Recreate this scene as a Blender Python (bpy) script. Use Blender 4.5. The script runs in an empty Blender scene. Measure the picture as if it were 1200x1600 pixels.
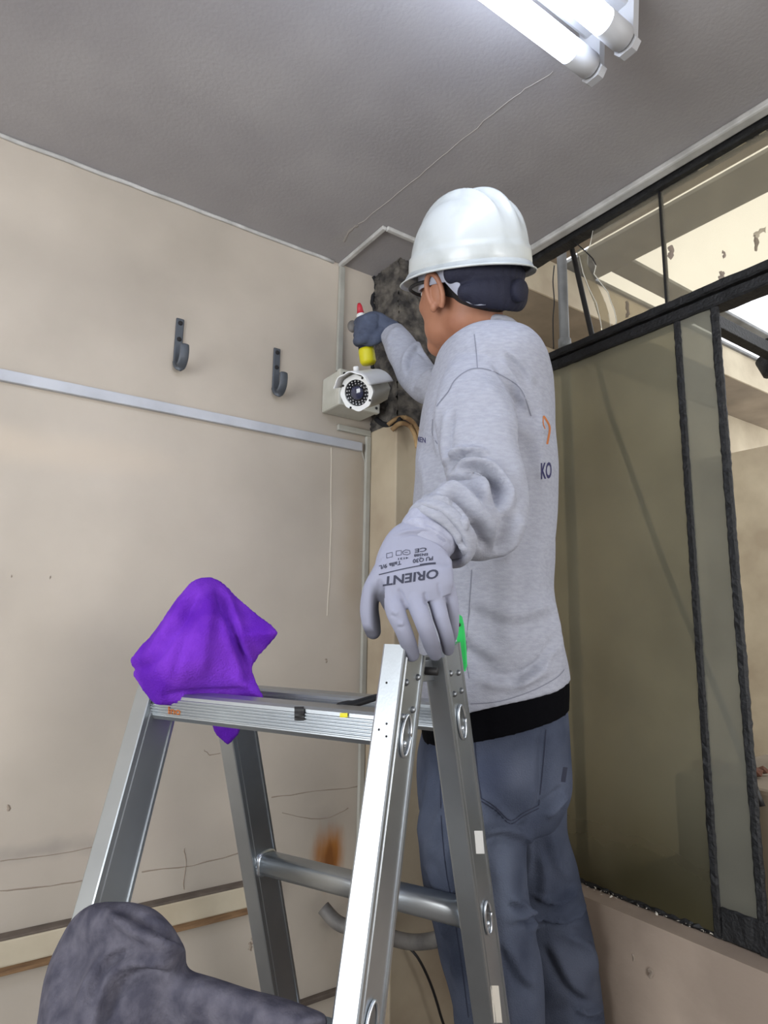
import bpy, bmesh, math, random
import numpy as np
from mathutils import Vector, Matrix
from mathutils.bvhtree import BVHTree
random.seed(4); rng=np.random.default_rng(4)
S=bpy.context.scene; COL=S.collection
# ---------------------------------------------------------------- camera
F=1013.3; H=1.25
yaw,pit,rol=[math.radians(a) for a in (55.278,10.056,0.904)]
FW=Vector((math.cos(pit)*math.cos(yaw),math.cos(pit)*math.sin(yaw),math.sin(pit)))
r0=Vector((math.sin(yaw),-math.cos(yaw),0)); u0=r0.cross(FW)
RT=r0*math.cos(rol)+u0*math.sin(rol); UP=-r0*math.sin(rol)+u0*math.cos(rol)
CAM=Vector((0,0,H))
cd=bpy.data.cameras.new('camera'); cd.sensor_fit='VERTICAL'; cd.sensor_height=36; cd.lens=F/1600*36; cd.clip_start=.02
co=bpy.data.objects.new('camera',cd); COL.objects.link(co)
co.matrix_world=Matrix(((RT.x,UP.x,-FW.x,0),(RT.y,UP.y,-FW.y,0),(RT.z,UP.z,-FW.z,H),(0,0,0,1)))
S.camera=co
# ---------------------------------------------------------------- world, lights, exposure
S.view_settings.view_transform='Standard'; S.view_settings.look='None'
S.view_settings.gamma=1; S.view_settings.use_curve_mapping=False
S.view_settings.exposure=0.1
w=bpy.data.worlds.new('overcast_sky'); S.world=w; w.use_nodes=True
w.node_tree.nodes['Background'].inputs[0].default_value=(.93,.96,1,1)
w.node_tree.nodes['Background'].inputs[1].default_value=2.3
def area(name,loc,target,sx,sy,power,color,spread=180):
    l=bpy.data.lights.new(name,'AREA'); l.shape='RECTANGLE'; l.size=sx; l.size_y=sy; l.energy=power; l.color=color; l.spread=math.radians(spread)
    o=bpy.data.objects.new(name,l); COL.objects.link(o); o.location=loc
    o.rotation_euler=(Vector(target)-Vector(loc)).to_track_quat('-Z','Y').to_euler(); return o
area('doorway_daylight',(-2.15,.0,1.28),(.6,.6,1.0),1.75,1.65,52,(.93,.97,1))
area('back_window_daylight',(.55,-1.75,1.45),(.6,1.2,1.2),1.1,1.0,20,(1,.97,.93))
TUBE_STRENGTH=11
# ---------------------------------------------------------------- helpers
def ray(x,y): return FW+RT*((x-600)/F)-UP*((y-800)/F)
def at(x,y,D): return CAM+ray(x,y)*D
def pl(x,y,ax,v):
    d=ray(x,y); return CAM+d*((v-CAM[ax])/d[ax])
def lin(c): return tuple((v/255/12.92 if v/255<=.04045 else ((v/255+.055)/1.055)**2.4) for v in c)+(1,)
def mat(name,c,rough=.8,metal=0,c2=None,scale=8,detail=6,bump=0,bscale=60,stretch=(1,1,1),lo=.35,hi=.65,spec=.5,emit=0,trans=0,coat=0,alpha=None):
    m=bpy.data.materials.new(name); m.use_nodes=True; n=m.node_tree.nodes; L=m.node_tree.links
    b=n['Principled BSDF']; b.inputs['Base Color'].default_value=lin(c); b.inputs['Roughness'].default_value=rough
    b.inputs['Metallic'].default_value=metal; b.inputs['Specular IOR Level'].default_value=spec
    b.inputs['Transmission Weight'].default_value=trans; b.inputs['Coat Weight'].default_value=coat
    if emit: b.inputs['Emission Color'].default_value=lin(c); b.inputs['Emission Strength'].default_value=emit
    tc=n.new('ShaderNodeTexCoord'); mp=n.new('ShaderNodeMapping'); mp.inputs['Scale'].default_value=stretch; L.new(tc.outputs['Object'],mp.inputs[0])
    if c2:
        t=n.new('ShaderNodeTexNoise'); t.inputs['Scale'].default_value=scale; t.inputs['Detail'].default_value=detail; L.new(mp.outputs[0],t.inputs[0])
        r=n.new('ShaderNodeValToRGB'); r.color_ramp.elements[0].position=lo; r.color_ramp.elements[1].position=hi
        r.color_ramp.elements[0].color=lin(c); r.color_ramp.elements[1].color=lin(c2); L.new(t.outputs[0],r.inputs[0]); L.new(r.outputs[0],b.inputs['Base Color'])
        m['ramp']=r.name
    if bump:
        t2=n.new('ShaderNodeTexNoise'); t2.inputs['Scale'].default_value=bscale; t2.inputs['Detail'].default_value=4; L.new(mp.outputs[0],t2.inputs[0])
        bp=n.new('ShaderNodeBump'); bp.inputs['Strength'].default_value=bump; bp.inputs['Distance'].default_value=.002; L.new(t2.outputs[0],bp.inputs['Height']); L.new(bp.outputs[0],b.inputs['Normal'])
    return m
def blob(m,center,size,c,amount=.8,soft=.5,nscale=12,nstr=.6,stretch=(1,1,1),streak=None):
    """a stain with its own place on the object: noise-broken ellipsoid mixed over the base colour"""
    n=m.node_tree.nodes; L=m.node_tree.links; b=n['Principled BSDF']
    g=n.new('ShaderNodeTexCoord'); s=n.new('ShaderNodeVectorMath'); s.operation='SUBTRACT'; s.inputs[1].default_value=center; L.new(g.outputs['Object'],s.inputs[0])
    d=n.new('ShaderNodeVectorMath'); d.operation='DIVIDE'; d.inputs[1].default_value=size; L.new(s.outputs[0],d.inputs[0])
    ln=n.new('ShaderNodeVectorMath'); ln.operation='LENGTH'; L.new(d.outputs[0],ln.inputs[0])
    mp=n.new('ShaderNodeMapping'); mp.inputs['Scale'].default_value=stretch; L.new(g.outputs['Object'],mp.inputs[0])
    t=n.new('ShaderNodeTexNoise'); t.inputs['Scale'].default_value=nscale; t.inputs['Detail'].default_value=7; L.new(mp.outputs[0],t.inputs[0])
    a=n.new('ShaderNodeMath'); a.operation='MULTIPLY_ADD'; a.inputs[1].default_value=nstr*2; L.new(t.outputs[0],a.inputs[0]); L.new(ln.outputs['Value'],a.inputs[2])
    mr=n.new('ShaderNodeMapRange'); mr.inputs['From Min'].default_value=1+nstr; mr.inputs['From Max'].default_value=1+nstr-soft*1.2; mr.inputs['To Min'].default_value=0; mr.inputs['To Max'].default_value=amount; mr.interpolation_type='SMOOTHSTEP'
    L.new(a.outputs[0],mr.inputs[0])
    mx=n.new('ShaderNodeMix'); mx.data_type='RGBA'; L.new(mr.outputs[0],mx.inputs[0])
    old=b.inputs['Base Color']
    if old.is_linked: L.new(old.links[0].from_socket,mx.inputs[6])
    else: mx.inputs[6].default_value=old.default_value
    mx.inputs[7].default_value=lin(c); L.new(mx.outputs[2],old)
def link(name,me,m,parent=None,smooth=True):
    o=bpy.data.objects.new(name,me); COL.objects.link(o)
    if m is not None and not len(me.materials): me.materials.append(m)
    if parent is not None: o.parent=parent
    if smooth: me.polygons.foreach_set('use_smooth',[True]*len(me.polygons))
    return o
def tag(o,label=None,cat=None,group=None,kind=None):
    if label:o['label']=label
    if cat:o['category']=cat
    if group:o['group']=group
    if kind:o['kind']=kind
    return o
def empty(name,label,cat,group=None,kind=None):
    o=bpy.data.objects.new(name,None); COL.objects.link(o); o.empty_display_size=.05
    return tag(o,label,cat,group,kind)
def mesh(name,v,f):
    me=bpy.data.meshes.new(name); me.from_pydata([tuple(p) for p in v],[],f); me.update()
    return me
def obj(name,vf,m,parent=None,smooth=True):
    o=link(name,mesh(name,*vf),m,parent,smooth)
    return o
def joinvf(*L):
    V=[];Fc=[]
    for v,f in L:
        k=len(V); V+=list(v); Fc+=[tuple(i+k for i in q) for q in f]
    return V,Fc
def bevbox(name,lo,hi,m,parent=None,bev=.003,seg=2):
    lo=Vector(lo);hi=Vector(hi)
    bm=bmesh.new(); bmesh.ops.create_cube(bm,size=1)
    for v in bm.verts: v.co=Vector([(lo[i]+hi[i])/2+v.co[i]*(hi[i]-lo[i]) for i in range(3)])
    if bev: bmesh.ops.bevel(bm,geom=bm.edges[:],offset=bev,segments=seg,affect='EDGES',profile=.5)
    me=bpy.data.meshes.new(name); bm.to_mesh(me); bm.free()
    return link(name,me,m,parent,False)
def orient_box(name,p,q,side,wd,dp,m,parent=None,bev=.002,w2=None):
    """box running from p to q, width wd along side, depth dp along t x side"""
    p=Vector(p);q=Vector(q);t=(q-p).normalized(); s=(side-t*side.dot(t)).normalized(); d=t.cross(s)
    bm=bmesh.new(); bmesh.ops.create_cube(bm,size=1); L=(q-p).length
    for v in bm.verts:
        c=v.co.copy(); v.co=(p+q)/2+t*c.x*L+s*c.y*wd+d*c.z*dp
    if bev: bmesh.ops.bevel(bm,geom=bm.edges[:],offset=bev,segments=2,affect='EDGES',profile=.5)
    me=bpy.data.meshes.new(name); bm.to_mesh(me); bm.free(); return link(name,me,m,parent,False)
def crom(P,sub):
    P=np.array(P,float); out=[]
    n=len(P)
    for i in range(n-1):
        a=P[max(i-1,0)];b=P[i];c=P[i+1];d=P[min(i+2,n-1)]
        for k in range(sub):
            t=k/sub
            out.append(.5*((2*b)+(-a+c)*t+(2*a-5*b+4*c-d)*t*t+(-a+3*b-3*c+d)*t**3))
    out.append(P[-1]); return np.array(out)
def loft(st,n=24,sub=5,mode='view',rnd=True,power=2.0,vdir=None):
    """st: (center,a,b[,tilt]) ellipse rings; a across the view, b along it"""
    A=crom([[*s[0],s[1],s[2],(s[3] if len(s)>3 else 0)] for s in st],sub)
    C=[Vector(r[:3]) for r in A]; V=[];Fc=[]
    m=len(C); rings=[]
    hs=Vector((RT.x,RT.y,0)).normalized(); hd=Vector((FW.x,FW.y,0)).normalized()
    for i in range(m):
        t=(C[min(i+1,m-1)]-C[max(i-1,0)]).normalized()
        if mode=='h': s,d=hs,hd
        else:
            v=vdir if vdir is not None else (C[i]-CAM).normalized()
            s=t.cross(v).normalized(); d=s.cross(t).normalized()
        rings.append((C[i],s,d,t,max(A[i][3],1e-4),max(A[i][4],1e-4),A[i][5]))
    if rnd:
        pre=[];post=[]
        for k in range(4,0,-1):
            an=k/4*math.pi/2*.97; c,s,d,t,a,b,tl=rings[0]; pre.append((c-t*min(a,b)*math.sin(an),s,d,t,a*math.cos(an),b*math.cos(an),tl))
        for k in range(1,5):
            an=k/4*math.pi/2*.97; c,s,d,t,a,b,tl=rings[-1]; post.append((c+t*min(a,b)*math.sin(an),s,d,t,a*math.cos(an),b*math.cos(an),tl))
        rings=pre+rings+post
    for c,s,d,t,a,b,tl in rings:
        for k in range(n):
            th=2*math.pi*k/n; cx=math.cos(th);sy=math.sin(th)
            e=2/power; x=math.copysign(abs(cx)**e,cx);y=math.copysign(abs(sy)**e,sy)
            V.append(c+s*a*x+d*b*y+Vector((0,0,tl*x)))
    R=len(rings)
    for i in range(R-1):
        for k in range(n):
            Fc.append((i*n+k,i*n+(k+1)%n,(i+1)*n+(k+1)%n,(i+1)*n+k))
    Fc.append(tuple(range(n))[::-1]); Fc.append(tuple((R-1)*n+k for k in range(n)))
    return V,Fc
def P3(x,y,D,apx,b,tl=0): return (at(x,y,D),apx*D/F,b,tl)
def tube(pts,r,n=10,sub=4,smooth=True):
    pts=[Vector(p) for p in pts]
    A=[Vector(q) for q in crom([tuple(p) for p in pts],sub)] if smooth and len(pts)>2 else pts
    V=[];Fc=[]; up=Vector((.13,.21,.97)); prev=None
    for i,c in enumerate(A):
        t=(A[min(i+1,len(A)-1)]-A[max(i-1,0)]).normalized()
        s=(up.cross(t) if prev is None else prev-t*prev.dot(t))
        if s.length<1e-4: s=Vector((1,0,0)).cross(t)
        s.normalize(); prev=s; d=t.cross(s)
        rr=r[min(i*len(r)//len(A),len(r)-1)] if isinstance(r,(list,tuple)) else r
        for k in range(n):
            th=2*math.pi*k/n; V.append(c+s*rr*math.cos(th)+d*rr*math.sin(th))
    m=len(A)
    for i in range(m-1):
        for k in range(n): Fc.append((i*n+k,i*n+(k+1)%n,(i+1)*n+(k+1)%n,(i+1)*n+k))
    Fc.append(tuple(range(n))[::-1]); Fc.append(tuple((m-1)*n+k for k in range(n)))
    return V,Fc
def lathe(prof,org,axis,n=28,ref=None):
    """prof: (distance along axis, radius)"""
    org=Vector(org);ax=Vector(axis).normalized(); s=ax.orthogonal().normalized() if ref is None else (ref-ax*ref.dot(ax)).normalized(); d=ax.cross(s)
    V=[];Fc=[]
    for z,r in prof:
        for k in range(n):
            th=2*math.pi*k/n; V.append(org+ax*z+s*r*math.cos(th)+d*r*math.sin(th))
    for i in range(len(prof)-1):
        for k in range(n): Fc.append((i*n+k,i*n+(k+1)%n,(i+1)*n+(k+1)%n,(i+1)*n+k))
    if prof[0][1]>1e-5: Fc.append(tuple(range(n))[::-1])
    if prof[-1][1]>1e-5: Fc.append(tuple((len(prof)-1)*n+k for k in range(n)))
    return V,Fc
def ellipsoid(c,r,M=None,n=20):
    V=[];Fc=[]; m=n//2
    for i in range(1,m):
        ph=math.pi*i/m
        for k in range(n):
            th=2*math.pi*k/n; V.append(Vector((c[0]+r[0]*math.sin(ph)*math.cos(th),c[1]+r[1]*math.sin(ph)*math.sin(th),c[2]+r[2]*math.cos(ph))))
    V.append(Vector((c[0],c[1],c[2]+r[2]))); V.append(Vector((c[0],c[1],c[2]-r[2]))); t=len(V)-2
    for i in range(m-2):
        for k in range(n): Fc.append((i*n+k,(i+1)*n+k,(i+1)*n+(k+1)%n,i*n+(k+1)%n))
    for k in range(n): Fc.append((t,k,(k+1)%n)); Fc.append((t+1,(m-2)*n+(k+1)%n,(m-2)*n+k))
    if M is not None: V=[M@v for v in V]
    return V,Fc
def remesh(vf,voxel,smooth=6,factor=.5):
    me=mesh('tmp',*vf); o=bpy.data.objects.new('tmp',me); COL.objects.link(o)
    md=o.modifiers.new('r','REMESH'); md.mode='VOXEL'; md.voxel_size=voxel
    if smooth: sm=o.modifiers.new('s','SMOOTH'); sm.iterations=smooth; sm.factor=factor
    dg=bpy.context.evaluated_depsgraph_get(); dg.update()
    out=bpy.data.meshes.new_from_object(o.evaluated_get(dg)); bpy.data.objects.remove(o); bpy.data.meshes.remove(me)
    return out
Rn=np.array([RT,UP,FW])
def proj(co):
    q=(co-np.array(CAM))@Rn.T
    return 600+F*q[:,0]/q[:,2],800-F*q[:,1]/q[:,2],q[:,2]
def folds(me,FL,noise=0,nsc=18,FK=1.0):
    """push cloth folds into real geometry. FL: (polyline px, width px, height m, side)"""
    n=len(me.vertices); co=np.empty(n*3); me.vertices.foreach_get('co',co); co=co.reshape(-1,3)
    no=np.empty(n*3); me.vertex_normals.foreach_get('vector',no); no=no.reshape(-1,3)
    x,y,D=proj(co); v=co-np.array(CAM); v/=np.linalg.norm(v,axis=1)[:,None]
    fr=np.clip(-(no*v).sum(1)*2.5+.2,0,1)
    disp=np.zeros(n)
    for pts,wd,am,side in FL:
        P=crom(pts,5) if len(pts)>2 else np.array(pts,float)
        seg=P[1:]-P[:-1]; L=np.hypot(seg[:,0],seg[:,1]); cum=np.concatenate([[0],np.cumsum(L)]); T=cum[-1]
        best=np.full(n,1e9); sd=np.zeros(n); s_at=np.zeros(n)
        lo=P.min(0)-wd*4; hi=P.max(0)+wd*4
        idx=np.where((x>lo[0])&(x<hi[0])&(y>lo[1])&(y<hi[1]))[0]
        if not len(idx): continue
        bx=np.full(len(idx),1e9); bs=np.zeros(len(idx)); bt=np.zeros(len(idx))
        for i in range(len(seg)):
            if L[i]<1e-6: continue
            dx=x[idx]-P[i,0]; dy=y[idx]-P[i,1]; ux,uy=seg[i]/L[i]
            t=np.clip(dx*ux+dy*uy,0,L[i]); ex=dx-t*ux; ey=dy-t*uy; d=np.hypot(ex,ey); c=(ux*dy-uy*dx)
            k=d<bx; bx[k]=d[k]; bs[k]=np.sign(c[k]); bt[k]=(cum[i]+t)[k]
        am*=FK; taper=np.clip(np.minimum(bt,T-bt)/(T*.22)+.12,0,1)
        s=bx*bs*side if side else bx
        pr=np.exp(-(s/wd)**2)-(.9*np.exp(-((s-wd*1.35)/(wd*.75))**2) if side else 0)
        disp[idx]+=am*pr*taper*fr[idx]
    if noise:
        a=co*nsc; wv=(np.sin(a[:,0]*1.3+2*np.sin(a[:,2]*.7))*np.sin(a[:,2]*1.1+1.7*np.sin(a[:,1]*.9))+.5*np.sin(a[:,1]*2.3+a[:,2]*1.7+np.sin(a[:,0]*2)))
        disp+=noise*wv
    co+=no*disp[:,None]; me.vertices.foreach_set('co',co.ravel()); me.update()
def bvh(o): 
    me=o.data; return BVHTree.FromPolygons([v.co for v in me.vertices],[p.vertices[:] for p in me.polygons])
def hit(B,x,y,off=.0007,fallback=None):
    d=ray(x,y).normalized(); h=B.ray_cast(CAM,d)
    if h[0] is None: return fallback
    return h[0]-d*off
def strip(name,B,pts,wpx,m,parent,off=.0008,sub=5,gap=0):
    P=crom(pts,sub) if len(pts)>2 else np.array([np.array(pts[0])*(1-t)+np.array(pts[1])*t for t in np.linspace(0,1,10)])
    V=[];Fc=[];run=0;runs=[]
    for i in range(len(P)):
        t=P[min(i+1,len(P)-1)]-P[max(i-1,0)]; t/=max(np.hypot(*t),1e-6); nrm=np.array([-t[1],t[0]])*wpx/2
        a=hit(B,*(P[i]+nrm),off=off); b=hit(B,*(P[i]-nrm),off=off)
        bad=a is None or b is None or (a-b).length>.02
        if bad: V=[]; continue
        if V and (a-V[-2]).length>.03: V=[]
        if not V: runs.append(V:=[])
        V+=[a,b]
    if not runs: return None
    V=max(runs,key=len)
    Fc=[(k,k+1,k+3,k+2) for k in range(0,len(V)-3,2)]
    if Fc: return obj(name,(V,Fc),m,parent,False)
def textvf(body,size=1.0,shear=0,maxedge=.12):
    c=bpy.data.curves.new('t','FONT'); c.body=body; c.size=size; c.align_x='LEFT'; c.resolution_u=3; c.offset=.028
    o=bpy.data.objects.new('t',c); COL.objects.link(o); dg=bpy.context.evaluated_depsgraph_get(); dg.update()
    me=bpy.data.meshes.new_from_object(o.evaluated_get(dg)); bpy.data.objects.remove(o)
    bm=bmesh.new(); bm.from_mesh(me); bmesh.ops.triangulate(bm,faces=bm.faces[:])
    for _ in range(3):
        e=[e for e in bm.edges if e.calc_length()>maxedge*size]
        if e: bmesh.ops.subdivide_edges(bm,edges=e,cuts=1); bmesh.ops.triangulate(bm,faces=bm.faces[:])
    V=[v.co.copy() for v in bm.verts]; Fc=[tuple(v.index for v in f.verts) for f in bm.faces]; bm.free(); bpy.data.meshes.remove(me)
    w=max(v.x for v in V); return V,Fc,w
def print_on(name,B,body,origin,xdir,ydir,m,parent,off=.0008):
    """lettering on a surface: origin px, xdir px vector of the whole text width, ydir px vector of the letter height"""
    V,Fc,w=textvf(body); out=[]; ok=True
    for v in V:
        px=origin[0]+xdir[0]*v.x/w+ydir[0]*v.y/.7; py=origin[1]+xdir[1]*v.x/w+ydir[1]*v.y/.7
        h=hit(B,px,py,off=off); out.append(h)
    Fc=[f for f in Fc if all(out[i] is not None for i in f) and max((out[f[0]]-out[f[1]]).length,(out[f[1]]-out[f[2]]).length)<.03]
    out=[o if o is not None else CAM+FW for o in out]
    used=sorted({i for f in Fc for i in f}); mp={i:k for k,i in enumerate(used)}
    return obj(name,([out[i] for i in used],[tuple(mp[i] for i in f) for f in Fc]),m,parent,False) if Fc else None
def inflate(outline,Dfun,thick,step=4.0,edge=26,back=1.0,sharp=False):
    """cloth lump: closed surface whose rim follows an outline, bulging towards and away"""
    P=crom(list(outline)+[outline[0]],3)[:-1]
    lo=P.min(0);hi=P.max(0)
    x0=P[:,0];y0=P[:,1];x1=np.roll(x0,-1);y1=np.roll(y0,-1)
    gx=np.arange(lo[0]-step,hi[0]+step*2,step); gy=np.arange(lo[1]-step,hi[1]+step*2,step)
    X,Y=np.meshgrid(gx,gy); sh=X.shape; xs=X.ravel();ys=Y.ravel()
    inside=np.zeros(len(xs),bool); dist=np.full(len(xs),1e9); nx=xs.copy();ny=ys.copy()
    for a,b,c,d in zip(x0,y0,x1,y1):
        cond=((b>ys)!=(d>ys)); 
        with np.errstate(divide='ignore',invalid='ignore'): xi=(c-a)*(ys-b)/((d-b) if abs(d-b)>1e-9 else 1e-9)+a
        inside^=cond&(xs<xi)
        L2=(c-a)**2+(d-b)**2+1e-9; t=np.clip(((xs-a)*(c-a)+(ys-b)*(d-b))/L2,0,1); qx=a+t*(c-a);qy=b+t*(d-b); dd=np.hypot(xs-qx,ys-qy)
        k=dd<dist; dist[k]=dd[k]; nx[k]=qx[k]; ny[k]=qy[k]
    I=inside.reshape(sh); idx={};V=[];Fc=[]
    used=np.zeros(sh,bool)
    cells=[(j,i) for j in range(sh[0]-1) for i in range(sh[1]-1) if I[j,i] or I[j+1,i] or I[j,i+1] or I[j+1,i+1]]
    for j,i in cells:
        for a,b in ((j,i),(j,i+1),(j+1,i+1),(j+1,i)): used[a,b]=True
    for side in (0,1):
        for j in range(sh[0]):
            for i in range(sh[1]):
                if not used[j,i]: continue
                k=j*sh[1]+i; rim=not I[j,i]
                if rim and side==1: idx[(1,j,i)]=idx[(0,j,i)]; continue
                px,py=(nx[k],ny[k]) if rim else (xs[k],ys[k])
                d=0 if rim else min(dist[k]/edge,1); bul=thick*max(0,1-(1-d)**2)**(.5 if not sharp else 1.0)
                Dn=Dfun(px,py)+(-bul if side==0 else bul*back)
                idx[(side,j,i)]=len(V); V.append(at(px,py,Dn))
    for j,i in cells:
        q=[(j,i),(j,i+1),(j+1,i+1),(j+1,i)]
        f0=tuple(idx[(0,)+a] for a in q); f1=tuple(idx[(1,)+a] for a in q)[::-1]
        Fc.append(f0)
        if f1[::-1]!=f0: Fc.append(f1)
    return V,Fc
# ---------------------------------------------------------------- materials
M={}
M['wall']=mat('stained_beige_paint',(198,187,173),.75,c2=(170,160,147),scale=2.2,detail=9,bump=.25,bscale=35,lo=.3,hi=.7)
M['wallr']=mat('beige_sill_wall_paint',(176,158,142),.8,c2=(150,134,120),scale=4,detail=9,bump=.4,bscale=45)
M['ceil']=mat('grey_ceiling_paint',(166,162,162),.85,c2=(152,148,149),scale=3,bump=.3,bscale=120)
M['room']=mat('plain_room_paint',(180,172,162),.85,c2=(170,160,150),scale=3)
M['floor']=mat('worn_cement_floor',(120,112,104),.8,c2=(90,84,78),scale=5,bump=.4)
M['trim']=mat('chalky_white_trim',(196,194,190),.6,c2=(170,168,164),scale=20)
M['duct']=mat('white_plastic_trunking',(190,192,198),.45,c2=(172,174,180),scale=9)
M['ductb']=mat('beige_grey_trunking',(178,176,166),.5,c2=(160,158,150),scale=9)
M['conc']=mat('stripped_concrete',(112,106,98),.95,c2=(50,47,46),scale=26,detail=12,bump=1,bscale=60,lo=.3,hi=.62)
M['colp']=mat('column_beige_paint',(186,172,148),.75,c2=(164,148,126),scale=5,bump=.2)
M['tar']=mat('black_mastic_gap',(26,26,30),.9,bump=1)
M['black']=mat('flaking_black_enamel',(20,20,22),.6,c2=(8,8,10),scale=60,detail=8,bump=1,bscale=160,lo=.4,hi=.6)
M['alu']=mat('brushed_aluminium',(186,192,196),.36,.95,c2=(168,173,178),scale=5,bump=.04,bscale=300)
M['aludk']=mat('dull_aluminium_web',(150,154,158),.4,1,c2=(120,124,128),scale=8,stretch=(1,1,6),bump=.08,bscale=150)
M['alub']=mat('polished_aluminium_edge',(225,232,240),.28,1)
M['hole']=mat('dark_hole',(30,28,30),.8)
M['black_p']=mat('black_rubber',(24,24,26),.55)
M['purple']=mat('purple_microfibre',(116,54,186),.95,c2=(92,34,164),scale=14,bump=1,bscale=300,lo=.4,hi=.62,spec=.1)
M['grey_t']=mat('charcoal_towelling',(98,96,106),.98,c2=(72,71,82),scale=40,bump=1,bscale=170,spec=.05)
M['lampbody']=mat('greyed_white_enamel',(176,176,178),.5)
M['white_p']=mat('white_plastic',(226,226,224),.35)
M['shell']=mat('white_helmet_shell',(190,194,193),.35,c2=(168,172,170),scale=16,detail=9,lo=.52,hi=.78,coat=.3,bump=.04)
M['strap']=mat('grey_headband_plastic',(176,180,196),.5)
M['navy']=mat('dark_navy_pad',(22,24,44),.8,bump=.5,bscale=300)
M['skin']=mat('warm_skin',(164,114,88),.55,c2=(144,92,68),scale=9,detail=5,bump=.15,bscale=180)
M['hair']=mat('short_black_hair',(34,30,30),.8,bump=1,bscale=400)
M['shirt']=mat('heather_grey_jersey',(164,166,177),.95,c2=(154,156,167),scale=80,detail=10,stretch=(1,1,3),bump=.5,bscale=320,spec=.12)
M['seam']=mat('grey_seam_thread',(120,122,134),.9)
M['band']=mat('black_knit_undershirt',(9,9,12),.98,spec=.05,bump=.4,bscale=250)
M['jeans']=mat('washed_blue_grey_denim',(84,90,106),.92,c2=(54,60,76),scale=7,detail=9,bump=.7,bscale=380,lo=.3,hi=.66,spec=.1)
M['stitch']=mat('dark_denim_stitching',(34,38,56),.9)
M['cuff']=mat('glove_knit',(166,168,184),.9,c2=(152,154,172),scale=60,bump=.4,bscale=400)
M['ink']=mat('dark_glove_print',(52,54,70),.8)
M['orange']=mat('orange_brown_print',(176,104,52),.8)
M['ink2']=mat('navy_shirt_print',(44,42,84),.8)
M['green']=mat('bright_green_plastic',(40,196,96),.45)
M['red']=mat('red_plastic',(190,40,56),.5); M['yellow']=mat('yellow_plastic',(206,196,20),.5)
M['hook']=mat('dark_grey_cast_metal',(82,86,92),.5,.3,bump=.2)
M['cambody']=mat('aged_white_metal',(198,196,186),.45,c2=(180,178,166),scale=12)
M['glassdk']=mat('dark_lens_glass',(14,14,22),.08,coat=1)
M['lensblue']=mat('blue_lens',(40,44,70),.1,coat=1)
M['led']=mat('led_beads',(190,190,190),.25)
M['hose']=mat('grey_hose',(118,114,110),.6,c2=(84,82,80),scale=20)
M['cable']=mat('black_cable_sheath',(30,28,28),.5)
M['pipe']=mat('grey_pipe_paint',(120,120,118),.5,c2=(84,84,84),scale=9)
M['ext']=mat('outside_beige_render',(196,184,160),.9,c2=(168,154,132),scale=3,detail=10,bump=.5,bscale=30)
M['extb']=mat('outside_brown_soffit',(150,136,118),.9,c2=(120,108,92),scale=3,detail=8)  # own brown outside; on the beam, the shade of its underside painted in
M['brick']=mat('broken_brick',(128,84,62),.95,c2=(90,60,48),scale=30,bump=1)
M['foam']=mat('tan_torn_lining',(176,146,104),.85,c2=(120,92,62),scale=30,bump=1,bscale=60)
M['flake']=mat('white_paint_flake',(214,208,196),.8)
M['cream']=mat('cream_moulding_paint',(204,192,168),.7,c2=(184,170,146),scale=7,bump=.3)
M['brownw']=mat('bare_brown_wood',(150,118,84),.85,c2=(112,84,60),scale=14,stretch=(1,8,8),bump=.6)
M['dust']=mat('grey_ledge_dust',(112,100,90),.95,c2=(86,76,68),scale=18)
M['crack']=mat('dark_hairline',(152,138,124),.95)
M['oldjoint']=mat('old_joint_line',(204,194,178),.9)
M['lightcrack']=mat('pale_filler_ridge',(158,152,146),.9,bump=.6)
M['rust']=mat('orange_rust_fibre',(170,112,50),.9,c2=(120,70,30),scale=50,stretch=(1,1,.1))
em=mat('lit_tube_glass',(222,234,255),.3,emit=TUBE_STRENGTH); M['tube']=em
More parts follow.
